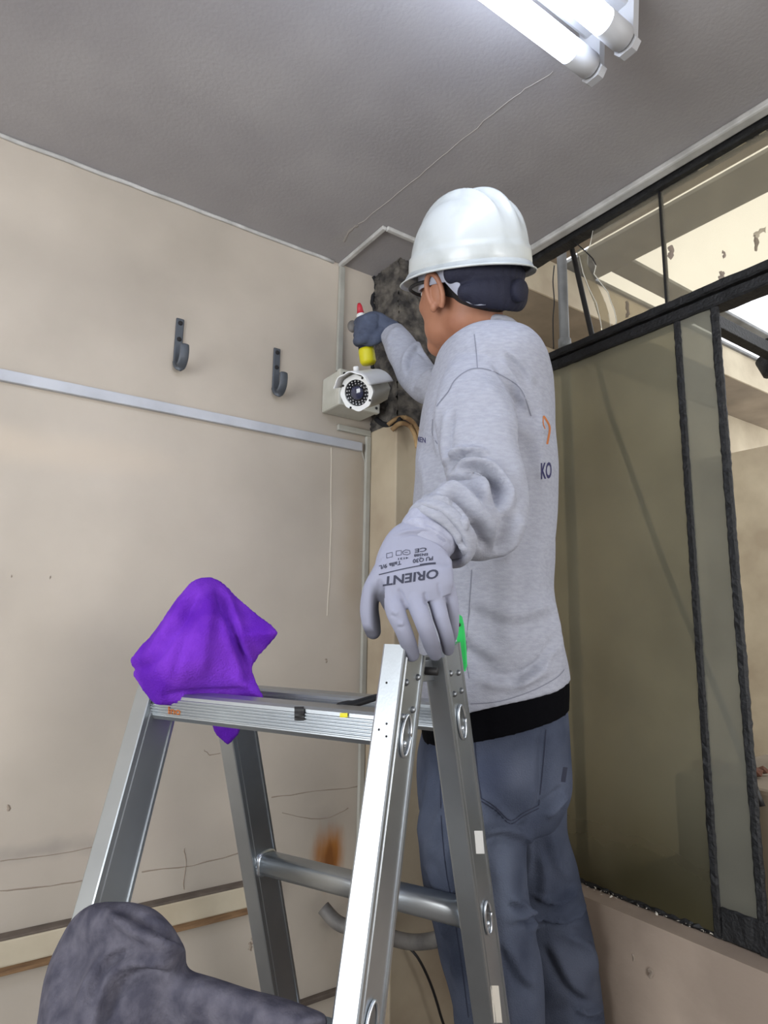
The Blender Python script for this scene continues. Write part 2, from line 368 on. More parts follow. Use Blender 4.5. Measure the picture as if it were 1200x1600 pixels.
# glass with dust
def dusty(name,tint,dust,amt,stain=None,grime_z=None,rough=.0):
    m=bpy.data.materials.new(name); m.use_nodes=True; n=m.node_tree.nodes; L=m.node_tree.links; n.clear()
    out=n.new('ShaderNodeOutputMaterial'); tr=n.new('ShaderNodeBsdfTransparent'); tr.inputs[0].default_value=lin(tint)
    gl=n.new('ShaderNodeBsdfGlossy'); gl.inputs['Roughness'].default_value=.06+rough; gl.inputs[0].default_value=(.9,.95,.95,1)
    df=n.new('ShaderNodeBsdfDiffuse'); tl=n.new('ShaderNodeBsdfTranslucent')
    tc=n.new('ShaderNodeTexCoord'); t=n.new('ShaderNodeTexNoise'); t.inputs['Scale'].default_value=2.6; t.inputs['Detail'].default_value=9; L.new(tc.outputs['Object'],t.inputs[0])
    cr=n.new('ShaderNodeValToRGB'); cr.color_ramp.elements[0].position=.3; cr.color_ramp.elements[1].position=.75
    cr.color_ramp.elements[0].color=lin(dust); cr.color_ramp.elements[1].color=lin(tuple(int(c*.8) for c in dust)); L.new(t.outputs[0],cr.inputs[0])
    col=cr.outputs[0]; fac=n.new('ShaderNodeMapRange'); fac.inputs['To Min'].default_value=amt-.07; fac.inputs['To Max'].default_value=amt+.07; L.new(t.outputs[0],fac.inputs[0]); facs=fac.outputs[0]
    if grime_z:
        sp=n.new('ShaderNodeSeparateXYZ'); L.new(tc.outputs['Object'],sp.inputs[0])
        ad=n.new('ShaderNodeMath'); ad.operation='MULTIPLY_ADD'; ad.inputs[1].default_value=.35; L.new(t.outputs[0],ad.inputs[0]); L.new(sp.outputs[2],ad.inputs[2])
        mr=n.new('ShaderNodeMapRange'); mr.inputs['From Min'].default_value=grime_z[1]+.17; mr.inputs['From Max'].default_value=grime_z[0]+.17; mr.interpolation_type='SMOOTHSTEP'; L.new(ad.outputs[0],mr.inputs[0])
        mx=n.new('ShaderNodeMix'); mx.data_type='RGBA'; L.new(mr.outputs[0],mx.inputs[0]); L.new(col,mx.inputs[6]); mx.inputs[7].default_value=lin(grime_z[2]); col=mx.outputs[2]
        mf=n.new('ShaderNodeMath'); mf.operation='MAXIMUM'; m2=n.new('ShaderNodeMath'); m2.operation='MULTIPLY'; m2.inputs[1].default_value=.93; L.new(mr.outputs[0],m2.inputs[0]); L.new(facs,mf.inputs[0]); L.new(m2.outputs[0],mf.inputs[1]); facs=mf.outputs[0]
    L.new(col,df.inputs[0]); L.new(col,tl.inputs[0])
    m0=n.new('ShaderNodeMixShader'); m0.inputs[0].default_value=.5; L.new(df.outputs[0],m0.inputs[1]); L.new(tl.outputs[0],m0.inputs[2])
    m1=n.new('ShaderNodeMixShader'); L.new(facs,m1.inputs[0]); L.new(tr.outputs[0],m1.inputs[1]); L.new(m0.outputs[0],m1.inputs[2])
    fr=n.new('ShaderNodeFresnel'); fr.inputs[0].default_value=1.35
    m3=n.new('ShaderNodeMixShader'); L.new(fr.outputs[0],m3.inputs[0]); L.new(m1.outputs[0],m3.inputs[1]); L.new(gl.outputs[0],m3.inputs[2]); L.new(m3.outputs[0],out.inputs[0])
    return m
M['gl_up']=dusty('dirty_upper_glass',(236,230,216),(208,202,188),.26)
M['gl_low']=dusty('frosted_olive_glass',(224,220,206),(164,160,140),.62,grime_z=(.66,1.05,(92,86,62)),rough=.2)
M['gl_mid']=dusty('frosted_grey_glass',(226,224,214),(172,170,158),.60,grime_z=(.64,.78,(110,104,86)),rough=.2)
M['gl_edge']=mat('bright_broken_glass_edge',(226,224,212),.15,coat=1)  # pale colour standing for light refracted along the broken edges
# ---------------------------------------------------------------- room shell
Zc=2.35; Yw=1.593; Xw=1.351; Xf=Xw-.055; X0=-2.3; Y0=-2.1
def slab(name,lo,hi,m): 
    o=bevbox(name,lo,hi,m,None,0); return tag(o,kind='structure')
slab('floor',(X0-.1,Y0-.1,-.1),(Xw+.1,Yw+.1,0),M['floor'])
ceiling=slab('ceiling',(X0-.1,Y0-.1,Zc),(Xw+.05,Yw+.1,Zc+.12),M['ceil'])
wl=slab('wall_left',(X0,Yw,0),(Xw+.05,Yw+.1,Zc),M['wall'])
slab('wall_right',(Xf,Y0,0),(Xw+.1,Yw,.655),M['wallr'])
# side behind the camera: open doorway, low wall with an opening
slab('wall_back',(X0,Y0-.1,0),(-.1,Y0,Zc),M['room']); bb=slab('wall_back_right',(1.2,Y0-.1,0),(Xw+.1,Y0,Zc),M['room']); 
slab('wall_back_low',(-.1,Y0-.1,0),(1.2,Y0,.9),M['room']); slab('wall_back_top',(-.1,Y0-.1,2.05),(1.2,Y0,Zc),M['room'])
slab('wall_side',(X0-.1,.9,0),(X0,Yw+.1,Zc),M['room']); slab('wall_side_end',(X0-.1,Y0-.1,0),(X0,-.9,Zc),M['room']); slab('wall_side_top',(X0-.1,-.9,2.1),(X0,.9,Zc),M['room'])
# stains on the left wall (each with a shape of its own)
wm=M['wall']
def wp(x,y): return pl(x,y,1,Yw)
blob(wm,wp(555,850),(.07,.3,.42),(150,132,108),.55,.9,9,.35)
blob(wm,wp(100,420),(.5,.3,.18),(168,158,146),.5,1,3,.5)
blob(wm,wp(60,700),(.5,.3,.07),(208,192,172),.5,.9,5,.5)
blob(wm,wp(380,330),(.4,.3,.1),(160,150,140),.45,1,4,.5)
blob(wm,wp(200,1310),(.4,.3,.1),(184,172,160),.5,.8,8,.6)
blob(wm,wp(60,1330),(.25,.3,.03),(150,142,134),.6,.8,14,.6)
blob(wm,wp(515,1290),(.10,.3,.075),(150,140,130),.6,.9,12,.5)
blob(wm,wp(514,1335),(.060,.3,.10),(164,106,46),1,.6,26,.45,(1,1,.22))
blob(wm,wp(514,1350),(.03,.3,.06),(112,64,24),.7,.6,60,.7,(1,1,.12))
blob(wm,wp(520,1440),(.05,.3,.05),(120,112,104),.5,.8,20,.6)
blob(M['wallr'],pl(1015,1520,0,Xf),(.3,.012,.012),(96,78,64),.8,.5,40,.5)
blob(M['ceil'],pl(545,372,2,Zc),(.05,.06,.3),(158,154,152),.7,.5,30,.7)
def wallbits(name,P,wpx,plane,m,parent,proud=.0012):
    ax,v,sgn=plane; V=[];Fc=[]; P=crom(P,4)
    P=P+rng.normal(0,.7,P.shape)
    for i in range(len(P)):
        t=P[min(i+1,len(P)-1)]-P[max(i-1,0)]; t/=max(np.hypot(*t),1e-6); nr=np.array([-t[1],t[0]])*wpx/2*rng.uniform(.4,1.2)
        for s in (1,-1):
            a=pl(*(P[i]+s*nr),ax,v); 
            V.append(a)
        c=pl(*P[i],ax,v); c[ax]+=sgn*proud; V.append(c)
        if i:
            k=len(V); a0,b0,c0,a1,b1,c1=range(k-6,k); Fc+=[(a0,c0,c1,a1),(c0,b0,b1,c1)]
    return obj(name,(V,Fc),m,parent,False)
pw=(1,Yw,-1); pc=(2,Zc,-1)
for P,wd in (([(0,1392),(60,1386),(130,1375)],2.5),([(222,1362),(300,1352),(385,1330)],2),([(288,1325),(290,1350),(286,1390)],2),([(0,1345),(70,1338),(150,1322)],1.6),([(425,1245),(470,1240),(560,1228)],1.6),([(320,1172),(328,1180),(345,1176)],1.6),([(440,1270),(500,1280),(545,1262)],1.5)):
    wallbits('crack',P,wd,pw,M['crack'],wl)
wallbits('crack',[(518,700),(517,820),(513,962)],3,pw,M['oldjoint'],wl)
for x,y,s in ((392,1478,6),(14,1262,5),(510,1032,2.5),(395,1470,4),(18,900,1.5),(79,902,1.5)):
    wallbits('chip',[(x-s*.4,y-s),(x,y),(x-s*.2,y+s)],s,pw,M['crack'],wl)
wallbits('crack',[(866,112),(830,135),(795,158),(745,200),(700,236),(655,275),(610,312),(560,350)],2,pc,M['lightcrack'],ceiling)
wallbits('crack',[(560,352),(545,362),(538,378)],5,pc,M['lightcrack'],ceiling)
# pale bead where the left wall meets the ceiling
o=obj('trim_1',tube([Vector((X0,Yw-.004,Zc-.003))]+[Vector((x,Yw-.003-.0015*random.random(),Zc-.003-.002*random.random())) for x in np.arange(-.3,.93,.05)],.0055,8,2),M['trim']); tag(o,kind='structure')
# window-wall ceiling moulding
o=bevbox('trim_2',(Xw-.034,Y0,Zc-.018),(Xw-.004,1.459,Zc),M['trim'],None,.005); tag(o,kind='structure')
# square of moulding on the ceiling around the column
a=pl(532,412,2,Zc); b=pl(602,353,2,Zc); fr=.014
o=bevbox('trim_3',(a.x-fr/2,b.y-.0,Zc-.012),(a.x+fr/2,Yw,Zc),M['trim'],None,.003); tag(o,kind='structure')
o=bevbox('trim_4',(a.x+fr/2,b.y-fr/2,Zc-.012),(Xw-.05,b.y+fr/2,Zc),M['trim'],None,.003); tag(o,kind='structure')
# ledge moulding low on the left wall
zt=wp(0,1455).z; 
mb=bevbox('baseboard_left',(X0,Yw-.028,zt-.058),(wp(412,1390).x,Yw,zt-.008),M['cream'],None,.004); tag(mb,kind='structure')
bevbox('ledge_dust',(X0,Yw-.028,zt-.009),(wp(412,1390).x,Yw,zt-.004),M['dust'],mb,.001)
bevbox('brown_strip',(X0,Yw-.02,zt-.077),(wp(408,1400).x,Yw,zt-.058),M['brownw'],mb,.003)
z2=wp(500,1550).z
o=bevbox('trim_5',(X0,Yw-.018,z2-.012),(1.04,Yw,z2),M['dust'],None,.003); tag(o,kind='structure')
# column in the corner
cx=1.052; cy=1.459
zc=pl(600,668,0,cx).z
colm=empty('wall_column',None,None,kind='structure')
bevbox('painted_casing',(cx-.006,cy-.006,0),(Xw-.01,Yw,zc),M['colp'],colm,.004)
# stripped rough concrete core as a displaced grid
def rough_face(c0,du,dv,nrm,nu,nv,amp,edge=0):
    V=[];Fc=[]
    h=rng.normal(0,1,(nv+1,nu+1)); 
    for _ in range(1): h=(h+np.roll(h,1,0)+np.roll(h,1,1)+np.roll(h,-1,1)+np.roll(h,-1,0))/3
    for j in range(nv+1):
        for i in range(nu+1):
            V.append(c0+du*(i/nu)+dv*(j/nv)+nrm*amp*h[j,i])
    for j in range(nv):
        for i in range(nu): k=j*(nu+1)+i; Fc.append((k,k+1,k+nu+2,k+nu+1))
    return V,Fc
core=joinvf(rough_face(Vector((cx,Yw,zc-.02)),Vector((0,cy-Yw,0)),Vector((0,0,Zc-zc+.02)),Vector((-1,0,0)),26,130,.0035),
            rough_face(Vector((cx,cy,zc-.02)),Vector((Xw-cx,0,0)),Vector((0,0,Zc-zc+.02)),Vector((0,-1,0)),50,130,.0035))
obj('stripped_concrete',core,M['conc'],colm)
bevbox('concrete_core',(cx+.006,cy+.006,zc-.02),(Xw,Yw,Zc),M['conc'],colm,0)
# black mastic around the broken edge against the wall
e=[]; 
for y in range(432,580,6): e.append(pl(585+3*math.sin(y*.13)+random.uniform(-2,2),y,1,Yw-.002))
obj('mastic_edge',tube(e,.006,8,2),M['tar'],colm)
# ragged, sooty lower part of the stripped zone, and torn lining on top of the casing
e=[pl(x,y,0,cx-.004) for x,y in ((588,655),(597,662),(607,664),(617,660),(626,655))]
obj('torn_edge',tube(e,.008,8,3),M['tar'],colm)
for k,(P,r) in enumerate((([(606,664),(618,655),(630,652),(642,656)],.006),([(612,672),(624,662),(638,664),(650,676)],.007),([(632,652),(643,658),(652,672),(655,690)],.007),([(640,664),(648,680),(652,700)],.006))):
    obj('torn_lining',tube([at(x,y,1.86-.01*k) for x,y in P],r,8,4),M['foam'],colm)
# trunking
def duct(name,lo,hi,label,m,cat='cable duct'):
    return tag(bevbox(name,lo,hi,m,None,.002),label,cat)
p=wp(0,590); q=wp(563,698); 
d0=duct('cable_trunking',(X0+.3,Yw-.014,(wp(300,655).z)-.0),(q.x,Yw-.0005,wp(300,655).z+.026),'long white plastic cable trunking running across the left wall below the hooks',M['duct'])
zz=wp(530,582).z
duct('cable_trunking',(wp(531,480).x-.009,Yw-.012,zz),(wp(531,480).x+.009,Yw-.0005,Zc-.0125),'short upright grey cable trunking from ceiling down to the camera box',M['ductb'])
ld=empty('cable_trunking','bent beige cable trunking from below the camera down beside the corner column','cable duct')
za=wp(560,676).z
bevbox('cross_run',(wp(526,666).x,Yw-.012,za-.008),(cx-.0075,Yw-.0005,za+.010),M['ductb'],ld,.002)
bevbox('down_run',(cx-.024,Yw-.013,.02),(cx-.0075,Yw-.0005,za-.009),M['ductb'],ld,.002)
o=obj('wall_wire',tube([wp(x,y)+Vector((0,-.004,0)) for x,y in ((563,702),(572,735),(580,780),(583,830),(586,900))],.0016,6),M['ductb']); tag(o,'thin pale wire dropping from the end of the long white trunking','wire')
# ---------------------------------------------------------------- window wall
W1=empty('window_1',None,None,kind='structure')
def fx(x,y,X=Xw): return pl(x,y,0,X)
def bar(name,y0,y1,z0,z1,x0=Xw,x1=Xw+.045,n=60,amp=.0005,par=W1,m=None):
    """flaking bar built with uneven surface, running along Y or Z"""
    bm=bmesh.new(); L=max(y1-y0,z1-z0); ny=max(1,int((y1-y0)/.012)); nz=max(1,int((z1-z0)/.012)); V=[];Fc=[]
    c=[(x0,y0,z0),(x1,y0,z0)]
    bmesh.ops.create_cube(bm,size=1)
    for v in bm.verts: v.co=Vector(((x0+x1)/2+v.co.x*(x1-x0),(y0+y1)/2+v.co.y*(y1-y0),(z0+z1)/2+v.co.z*(z1-z0)))
    ax=1 if (y1-y0)>(z1-z0) else 2
    ed=[e for e in bm.edges if abs((e.verts[0].co-e.verts[1].co)[ax])>1e-6]
    bmesh.ops.subdivide_edges(bm,edges=ed,cuts=min(int(L/.01),170))
    bmesh.ops.bevel(bm,geom=[e for e in bm.edges if abs((e.verts[0].co-e.verts[1].co)[ax])>1e-6 and len(e.link_faces)==2 and e.calc_face_angle(0)>.8],offset=.004,segments=1,affect='EDGES')
    for v in bm.verts:
        for k in range(3):
            if k!=ax: v.co[k]+=random.gauss(0,amp)
    me=bpy.data.meshes.new(name); bm.to_mesh(me); bm.free(); return link(name,me,m or M['black'],par,False)
zt0=fx(1000,465).z; zb1=fx(1000,521).z   # transom band
ztop=fx(1010,303).z
Ya=Y0+.3
bar('head_rail',Ya,1.459,ztop,Zc-.002)
bar('transom_rail',Ya,1.459,fx(1000,525).z,fx(1000,508).z+.0,x0=Xw-.006)
bar('transom_rail',Ya,1.459,fx(1000,506).z,fx(1000,493).z,x0=Xw-.012)
zs=.655
bar('sill_rail',Ya,fx(1128,1440).y,zs,zs+.062)
bar('sill_bead',fx(1128,1440).y,1.459,zs-.0,zs+.010,amp=.0016,m=M['black'])
zmt=fx(1000,525).z
def mull(p,q,wd,name='mullion'):
    y=(fx(*p).y+fx(*q).y)/2; return bar(name,y-wd/2,y+wd/2,zs+.001,zmt+.002,x1=Xw+.012)
m1=mull((1060,560),(1119,1440),.0175); m2=mull((1123,600),(1190,1440),.0185)
ym1=(fx(1060,560).y+fx(1119,1440).y)/2; ym2=(fx(1123,600).y+fx(1190,1440).y)/2
for k in range(1,4):
    bar('mullion',ym2-.42*k-.009,ym2-.42*k+.009,zs+.001,zmt+.002,x1=Xw+.012)
def pane(name,P,m,thick=.004,X=Xw+.02,par=W1,z=None):
    """P: outline as (y,z)"""
    n=len(P); V=[Vector((X,a,b)) for a,b in P]+[Vector((X+thick,a,b)) for a,b in P]
    Fc=[tuple(range(n))[::-1],tuple(range(n,2*n))]+[(i,(i+1)%n,n+(i+1)%n,n+i) for i in range(n)]
    return obj(name,(V,Fc),m,par,False)
def rect(y0,y1,z0,z1): return [(y0,z0),(y1,z0),(y1,z1),(y0,z1)]
tag(pane('frosted_pane',rect(ym1+.002,1.455,zs+.008,zmt),M['gl_low'],X=Xw+.004,thick=.003),'wide frosted olive pane, grimy along its foot')
pane('frosted_pane',rect(ym2+.002,ym1-.002,zs+.06,zmt),M['gl_mid'],X=Xw+.004,thick=.003)
# upper lights: butt-jointed dirty glass, the far one broken
zu0=fx(1000,493).z; yj=(fx(1024,310).y+fx(1035,470).y)/2
pane('upper_pane',rect(Ya+.02,yj-.002,zu0,ztop),M['gl_up'])
bevbox('glass_joint',(Xw+.016,yj-.0025,zu0),(Xw+.03,yj+.0025,ztop),M['black'],W1,0)
def yz(x,y): v=fx(x,y,Xw+.02); return (v.y,v.z)
crk=[(928,352),(922,382),(916,393),(927,408),(931,416),(928,428),(940,444),(950,457),(954,470),(960,485),(963,500),(962,512)]
C2=[yz(*c) for c in crk]; 
big=[(yj+.002,zu0),(yj+.002,ztop)]+[(min(C2[0][0],1.44),ztop)]+C2+[(C2[-1][0],zu0)]
tag(pane('broken_pane',[(a,min(max(b,zu0),ztop)) for a,b in big],M['gl_up']),'upper pane with a jagged broken edge')
sh=[(905,385),(916,393),(915,412),(922,428),(932,448),(942,470),(948,490),(952,516),(938,520),(935,500),(925,470),(913,440),(905,410),(898,392)]
pane('glass_shard',[(a,max(b,zu0)) for a,b in [yz(*c) for c in sh]],M['gl_up'],X=Xw+.026)
def edge(name,pts,r=.0016): obj(name,tube([fx(x,y,Xw+.019) for x,y in pts],r,6,2,False),M['gl_edge'],W1)
edge('glass_edge',crk[3:],.0014); edge('glass_edge',[(928,352),(922,382),(916,393)],.0008)
edge('glass_edge',[(905,400),(911,426),(921,452),(932,474),(937,496),(940,512)],.0014)
obj('glass_edge',tube([fx(x,y,Xw+.019) for x,y in ((886,368),(900,380),(914,392),(926,404),(931,414))],.0016,6,2,False),M['hole'],W1)
for P,wd,mm in (([(1047,385),(1050,392),(1046,402)],9,'crack'),([(1180,372),(1186,362),(1196,358)],10,'ext'),([(1180,366),(1182,380),(1181,392)],7,'extb'),([(1126,425),(1130,430),(1124,436)],8,'crack'),([(979,497),(981,486),(979,470)],5,'extb'),([(1130,392),(1132,398),(1131,404)],5,'crack')):
    wallbits('dirt_spot',P,wd,(0,Xw+.0195,-1),M[mm],W1)
# flakes of paint on sill
fl=[]
for k in range(46):
    t=random.random(); px=905+t*230+random.uniform(-3,3); py=1378+t*87+random.uniform(-2,7); c=pl(px,py,2,zs+.004); s=random.uniform(.0015,.0045)
    c.x=min(c.x,Xw-.002)
    fl.append(([c+Vector((random.uniform(-s,s),random.uniform(-s,s),random.uniform(0,s))) for _ in range(4)],[(0,1,2),(0,2,3),(0,3,1),(1,3,2)]))
o=obj('paint_flakes',joinvf(*fl),M['flake'],W1,False); o['kind']='stuff'
wallbits('chip',[(1012,1515),(1019,1520),(1014,1528)],7,(0,Xf,-1),M['crack'],bpy.data.objects['wall_right'])
wallbits('chip',[(988,1490),(991,1500)],4,(0,Xf,-1),M['crack'],bpy.data.objects['wall_right'])
# ---------------------------------------------------------------- outside
Yo=2.3
l2=pl(870,548,1,Yo); zub=l2.z
l1=pl(875,473,2,zub); Yb=l1.y
l0=pl(1123,534,1,Yb)
slab('wall_outside',(Xw+.1,Yo,-.1),(6,Yo+.12,l0.z+.0),M['ext'])
b1=bevbox('concrete_beam',(Xw+.02,Yb,zub),(6,Yo,l0.z),M['extb'],None,.004); tag(b1,'concrete beam above the passage outside the window, its shaded underside painted brown','beam')
bevbox('beam_face',(Xw+.02,Yb-.012,zub-.002),(6,Yb,l0.z),M['ext'],b1,.003)  # paler sheet paints the beam's lit front against its shaded underside
slab('ground_outside',(Xw+.1,-2.5,-.12),(6,Yo,0),M['floor'])
Xe=4.2
o=slab('wall_outside_far',(Xe,-2.5,0),(Xe+.1,Yo,pl(1180,700,0,Xe).z),M['ext'])
# overhead frame outside, seen through the upper glass
zo=3.0
def oh(x,y): return pl(x,y,2,zo)
xa=oh(1020,262+20).x
def Xat(x,y): return oh(x,y).x
def Yat(x,y): return oh(x,y).y
so=bevbox('eaves_slab',(Xw+.06,-2.5,zo),(Xat(1020,329),Yb+.4,zo+.008),M['extb'],None,.004); tag(so,'grey eaves slab just outside above the window','slab')
g0=Xat(1020,328); g1=Xat(1020,392)
ob=bevbox('eaves_beam',(Xat(1020,337),-2.5,zo),(g1,Yb+.4,zo+.02),M['pipe'],None,.004); tag(ob,'long grey overhead beam outside parallel to the window','beam')
for (xp,yp),(xq,yq) in (((958,421),(980,410)),):
    ya=Yat(xp,yp); yb=Yat(xq,yq); o=bevbox('cross_beam',(g1,min(ya,yb)-.02,zo),(5.6,max(ya,yb)+.02,zo+.02),M['pipe'],None,.004); tag(o,'grey cross beam outside joining the overhead beam','beam')
ya=Yat(931,433)
o=bevbox('cross_beam',(g1,ya+.02,zo),(5.6,Yb+.4,zo+.02),M['pipe'],None,.004); tag(o,'wide grey beam outside next to the passage wall','beam')
# steel bar at the open end
p=pl(1122,508,0,Xw+.25); q=p+Vector((1.6,0,0))
o=orient_box('steel_bar',p-Vector((.1,0,0)),q,Vector((0,0,1)),.035,.03,M['black']); tag(o,'black steel bar slanting across the sky through the open window light','bar')
o=obj('steel_clamp',joinvf(lathe([(0,.03),(.05,.034),(.06,.02),(.09,.016)],pl(1196,560,0,Xw+.6),(0,-.3,-.6),14),lathe([(0,.02),(.12,.02)],pl(1185,545,0,Xw+.6),(0,-1,.1),12)),M['black']); tag(o,'black pipe clamp hanging outside at the open window','clamp')
# pipe and cable in the passage
Xp=Xw+.2
p=pl(878,415,0,Xp); 
vp=empty('drain_pipe','upright grey pipe behind the broken upper pane','pipe')
obj('pipe_run',tube([Vector((p.x,p.y,0)),Vector((p.x,p.y,zo))],.0155,16,1,False),M['pipe'],vp)
for zk in (1.15,2.12): obj('pipe_collar',lathe([(0,.0155),(0,.02),(.03,.02),(.03,.0155)],(p.x,p.y,zk),(0,0,1),16),M['pipe'],vp)
o=obj('drain_wire',tube([pl(x,y,0,Xp-.02) for x,y in ((866,415),(864,440),(866,470),(864,500),(865,545))],.0022,6),M['cable']); tag(o,'thin dark wire hanging beside the upright grey pipe','wire')
o=obj('slanting_pole',tube([pl(x,y,0,Xw+.06) for x,y in ((894,390),(925,525),(950,634),(981,722),(1040,887),(1110,1056),(1165,1195),(1190,1260))],.0075,10,3),M['cable']); tag(o,'dark cable slanting down behind the frosted glass','cable')
# rubble on a ledge at the right edge
lz=pl(1190,1200,0,Xw+.35)
lg=bevbox('rubble_ledge',(Xw+.12,lz.y-.5,0),(Xw+.6,lz.y+.09,lz.z),M['extb'],None,.01); tag(lg,'brown masonry ledge outside the open window under the rubble','ledge')
for k in range(9):
    c=Vector((Xw+.16+.05*(k%3)+random.uniform(0,.03),lz.y+.06-.05*(k//3)+random.uniform(-.01,.01),lz.z+.012+.0*k)); s=random.uniform(.012,.02)
    bm=bmesh.new(); bmesh.ops.create_icosphere(bm,subdivisions=1,radius=s)
    for v in bm.verts: v.co=v.co*random.uniform(.7,1.1); v.co.z=max(v.co.z*.7,-.011)+0; v.co+=c
    me=bpy.data.meshes.new('rubble_lump'); bm.to_mesh(me); bm.free(); o=link('rubble_lump',me,M['brick'],None,False); tag(o,'reddish brown rubble lump on the ledge outside the open window','rubble','rubble lumps on the outside ledge')
# ---------------------------------------------------------------- ceiling lamp
lamp=empty('ceiling_lamp','lit twin tube batten lamp on the ceiling at the top right','lamp')
e1=at(890,78,1.12); e2=at(944,42,1.08)
z1=Zc-.115
def onz(x,y,z): return pl(x,y,2,z)
t1=onz(892,80,z1); t2=onz(950,40,z1)
X1=t1.x; X2=t2.x; rr=.0215
TL=1.12
for i,(t,xe) in enumerate(((t1,X1),(t2,X1+.0))):
    obj('lamp_tube',lathe([(0,rr*.96),(TL,rr*.96)],(xe-TL,t.y,z1),(1,0,0),28),M['tube'],lamp)
    cap=obj('end_cap',lathe([(-.002,rr),(.05,rr),(.053,rr*.92),(.057,rr*.5),(.058,0.0001)],(xe,t.y,z1),(1,0,0),28),M['lampbody'],lamp)
    obj('end_cap',lathe([(-.05,rr),(.002,rr)],(xe-TL,t.y,z1),(1,0,0),28),M['lampbody'],lamp)
    # holder bracket
    for xs,sg in ((xe+.060,1),(xe-TL-.06,-1)):
        v=[];cc=Vector((xs,t.y,z1))
        prof=[(-.016,.0),(-.0215,-.012),(-.012,-.024),(.012,-.024),(.0215,-.012),(.017,.03),(.024,.095),(-.024,.095)]
        n=len(prof); V=[Vector((xs-.004,t.y+a,z1+b)) for a,b in prof]+[Vector((xs+.010,t.y+a,z1+b)) for a,b in prof]
        obj('tube_holder',(V,[tuple(range(n)),tuple(range(n,2*n))[::-1]]+[(i2,(i2+1)%n,n+(i2+1)%n,n+i2)[::-1] for i2 in range(n)]),M['lampbody'],lamp,False)
        obj('contact_button',lathe([(0,.006),(.014,.006),(.016,.003),(.017,.0001)],(xs,t.y+.002,z1-.004),(1,0,0),12),M['hole'],lamp)
ym=(t1.y+t2.y)/2
bevbox('batten_body',(X1-TL-.075,ym-.045,Zc-.05),(X1+.085,ym+.045,Zc-.001),M['lampbody'],lamp,.006)
if 0: bevbox('reflector',(X1-TL-.03,min(t1.y,t2.y)-.012,Zc-.062),(X1+.03,max(t1.y,t2.y)+.012,Zc-.05),M['lampbody'],lamp,.003)
# ---------------------------------------------------------------- hooks
def hook(x,y,label):
    c=wp(x,y); h=empty('wall_hook',label,'hook',group='grey wall hooks above the trunking'); h.location=c
    L=Vector
    bevbox('back_plate',(-.0105,-.006,-.075),(.0105,-.0004,.052),M['hook'],h,.0028)
    for zz in (.038,-.006): obj('screw',lathe([(0,.006),(.002,.006),(.003,.004),(.0025,.0001)],(0,-.006,zz),(0,-1,0),12),M['hole'],h)
    # curved arm swept as a flat bar
    pts=[(0,-.004,-.068),(.001,-.014,-.083),(.003,-.030,-.084),(.004,-.042,-.070),(.004,-.046,-.050),(.003,-.046,-.036)]
    st=[(Vector(p),.012,.005) for p in pts]
    V,Fc=loft(st,12,5,vdir=Vector((0,1,.001)),power=3)
    # keep bar flat across X
    obj('hook_arm',(V,Fc),M['hook'],h)
    return h
hook(279,528,'larger-looking dark grey metal wall hook, left of the pair on the beige wall')
hook(431,572,'dark grey metal wall hook nearer the corner, right of the pair')
# ---------------------------------------------------------------- junction box and security camera
jb=empty('junction_box','square white junction box on the corner wall carrying the security camera','electrical box')
xl=wp(503,600).x; ztp=wp(503,593).z; zbt=wp(503,646).z
bevbox('box_body',(xl,Yw-.088,zbt),(xl+.135,Yw-.0005,ztp),M['cambody'],jb,.006)
bevbox('box_lid',(xl-.002,Yw-.105,zbt-.002),(xl+.137,Yw-.086,ztp+.002),M['cambody'],jb,.005)
for a,b in ((.012,.012),(.123,.012),(.012,ztp-zbt-.012)): obj('screw',lathe([(0,.004),(.002,.004),(.0025,.0001)],(xl+a,Yw-.105,zbt+b),(0,-1,0),10),M['hole'],jb)
sc=empty('security_camera','white bullet security camera with a ring of infrared lights facing the room','camera')
fc=at(557,614,1.60); tocam=(CAM-fc).normalized(); side=RT
axd=(tocam*1.0-RT*.02+UP*.03-FW*0).normalized(); bd=(fc-at(584,609,1.69)).normalized()
rf=UP
def cl(prof,name,m,org=fc,n=36,ax=bd): return obj(name,lathe(prof,org,ax,n,ref=rf),m,sc)
# octagonal scalloped front flange
def flange():
    n=64; V=[];Fc=[]; s=(UP-bd*UP.dot(bd)).normalized(); d=bd.cross(s)
    for z in (-.008,.0):
        for ring in (0,1):
            for k in range(n):
                th=2*math.pi*k/n; r=.0455-.0022*abs(math.cos(2*th+math.pi/4))**.6+.0016*math.cos(8*th) if ring else .0325
                V.append(fc+bd*z+s*r*math.cos(th)+d*r*math.sin(th))
    for k in range(n):
        k2=(k+1)%n; a,b,c,e=k,k+n,k+2*n,k+3*n; a2,b2,c2,e2=k2,k2+n,k2+2*n,k2+3*n
        Fc+=[(a,b,b2,a2),(c,c2,e2,e),(b,e,e2,b2),(a,a2,c2,c)]
    return V,Fc
obj('front_ring',flange(),M['white_p'],sc,False)
cl([(-.13,.022),(-.12,.040),(-.06,.042),(-.008,.042)],'housing',M['cambody'],n=8)
cl([(-.01,.0325),(-.006,.0325),(-.006,.0001)],'ir_window',M['glassdk'])
cl([(-.006,.017),(-.002,.017),(.0,.014),(.0015,.0001)],'lens',M['lensblue'])
s_=(UP-bd*UP.dot(bd)).normalized(); d_=bd.cross(s_)
for R_,n_,r_ in ((.0285,20,.0022),(.0225,16,.0018)):
    for k in range(n_):
        th=2*math.pi*k/n_+.1; obj('infrared_led',ellipsoid(fc+bd*(-.005)+s_*R_*math.cos(th)+d_*R_*math.sin(th),(r_,r_,r_),n=8),M['led'],sc)
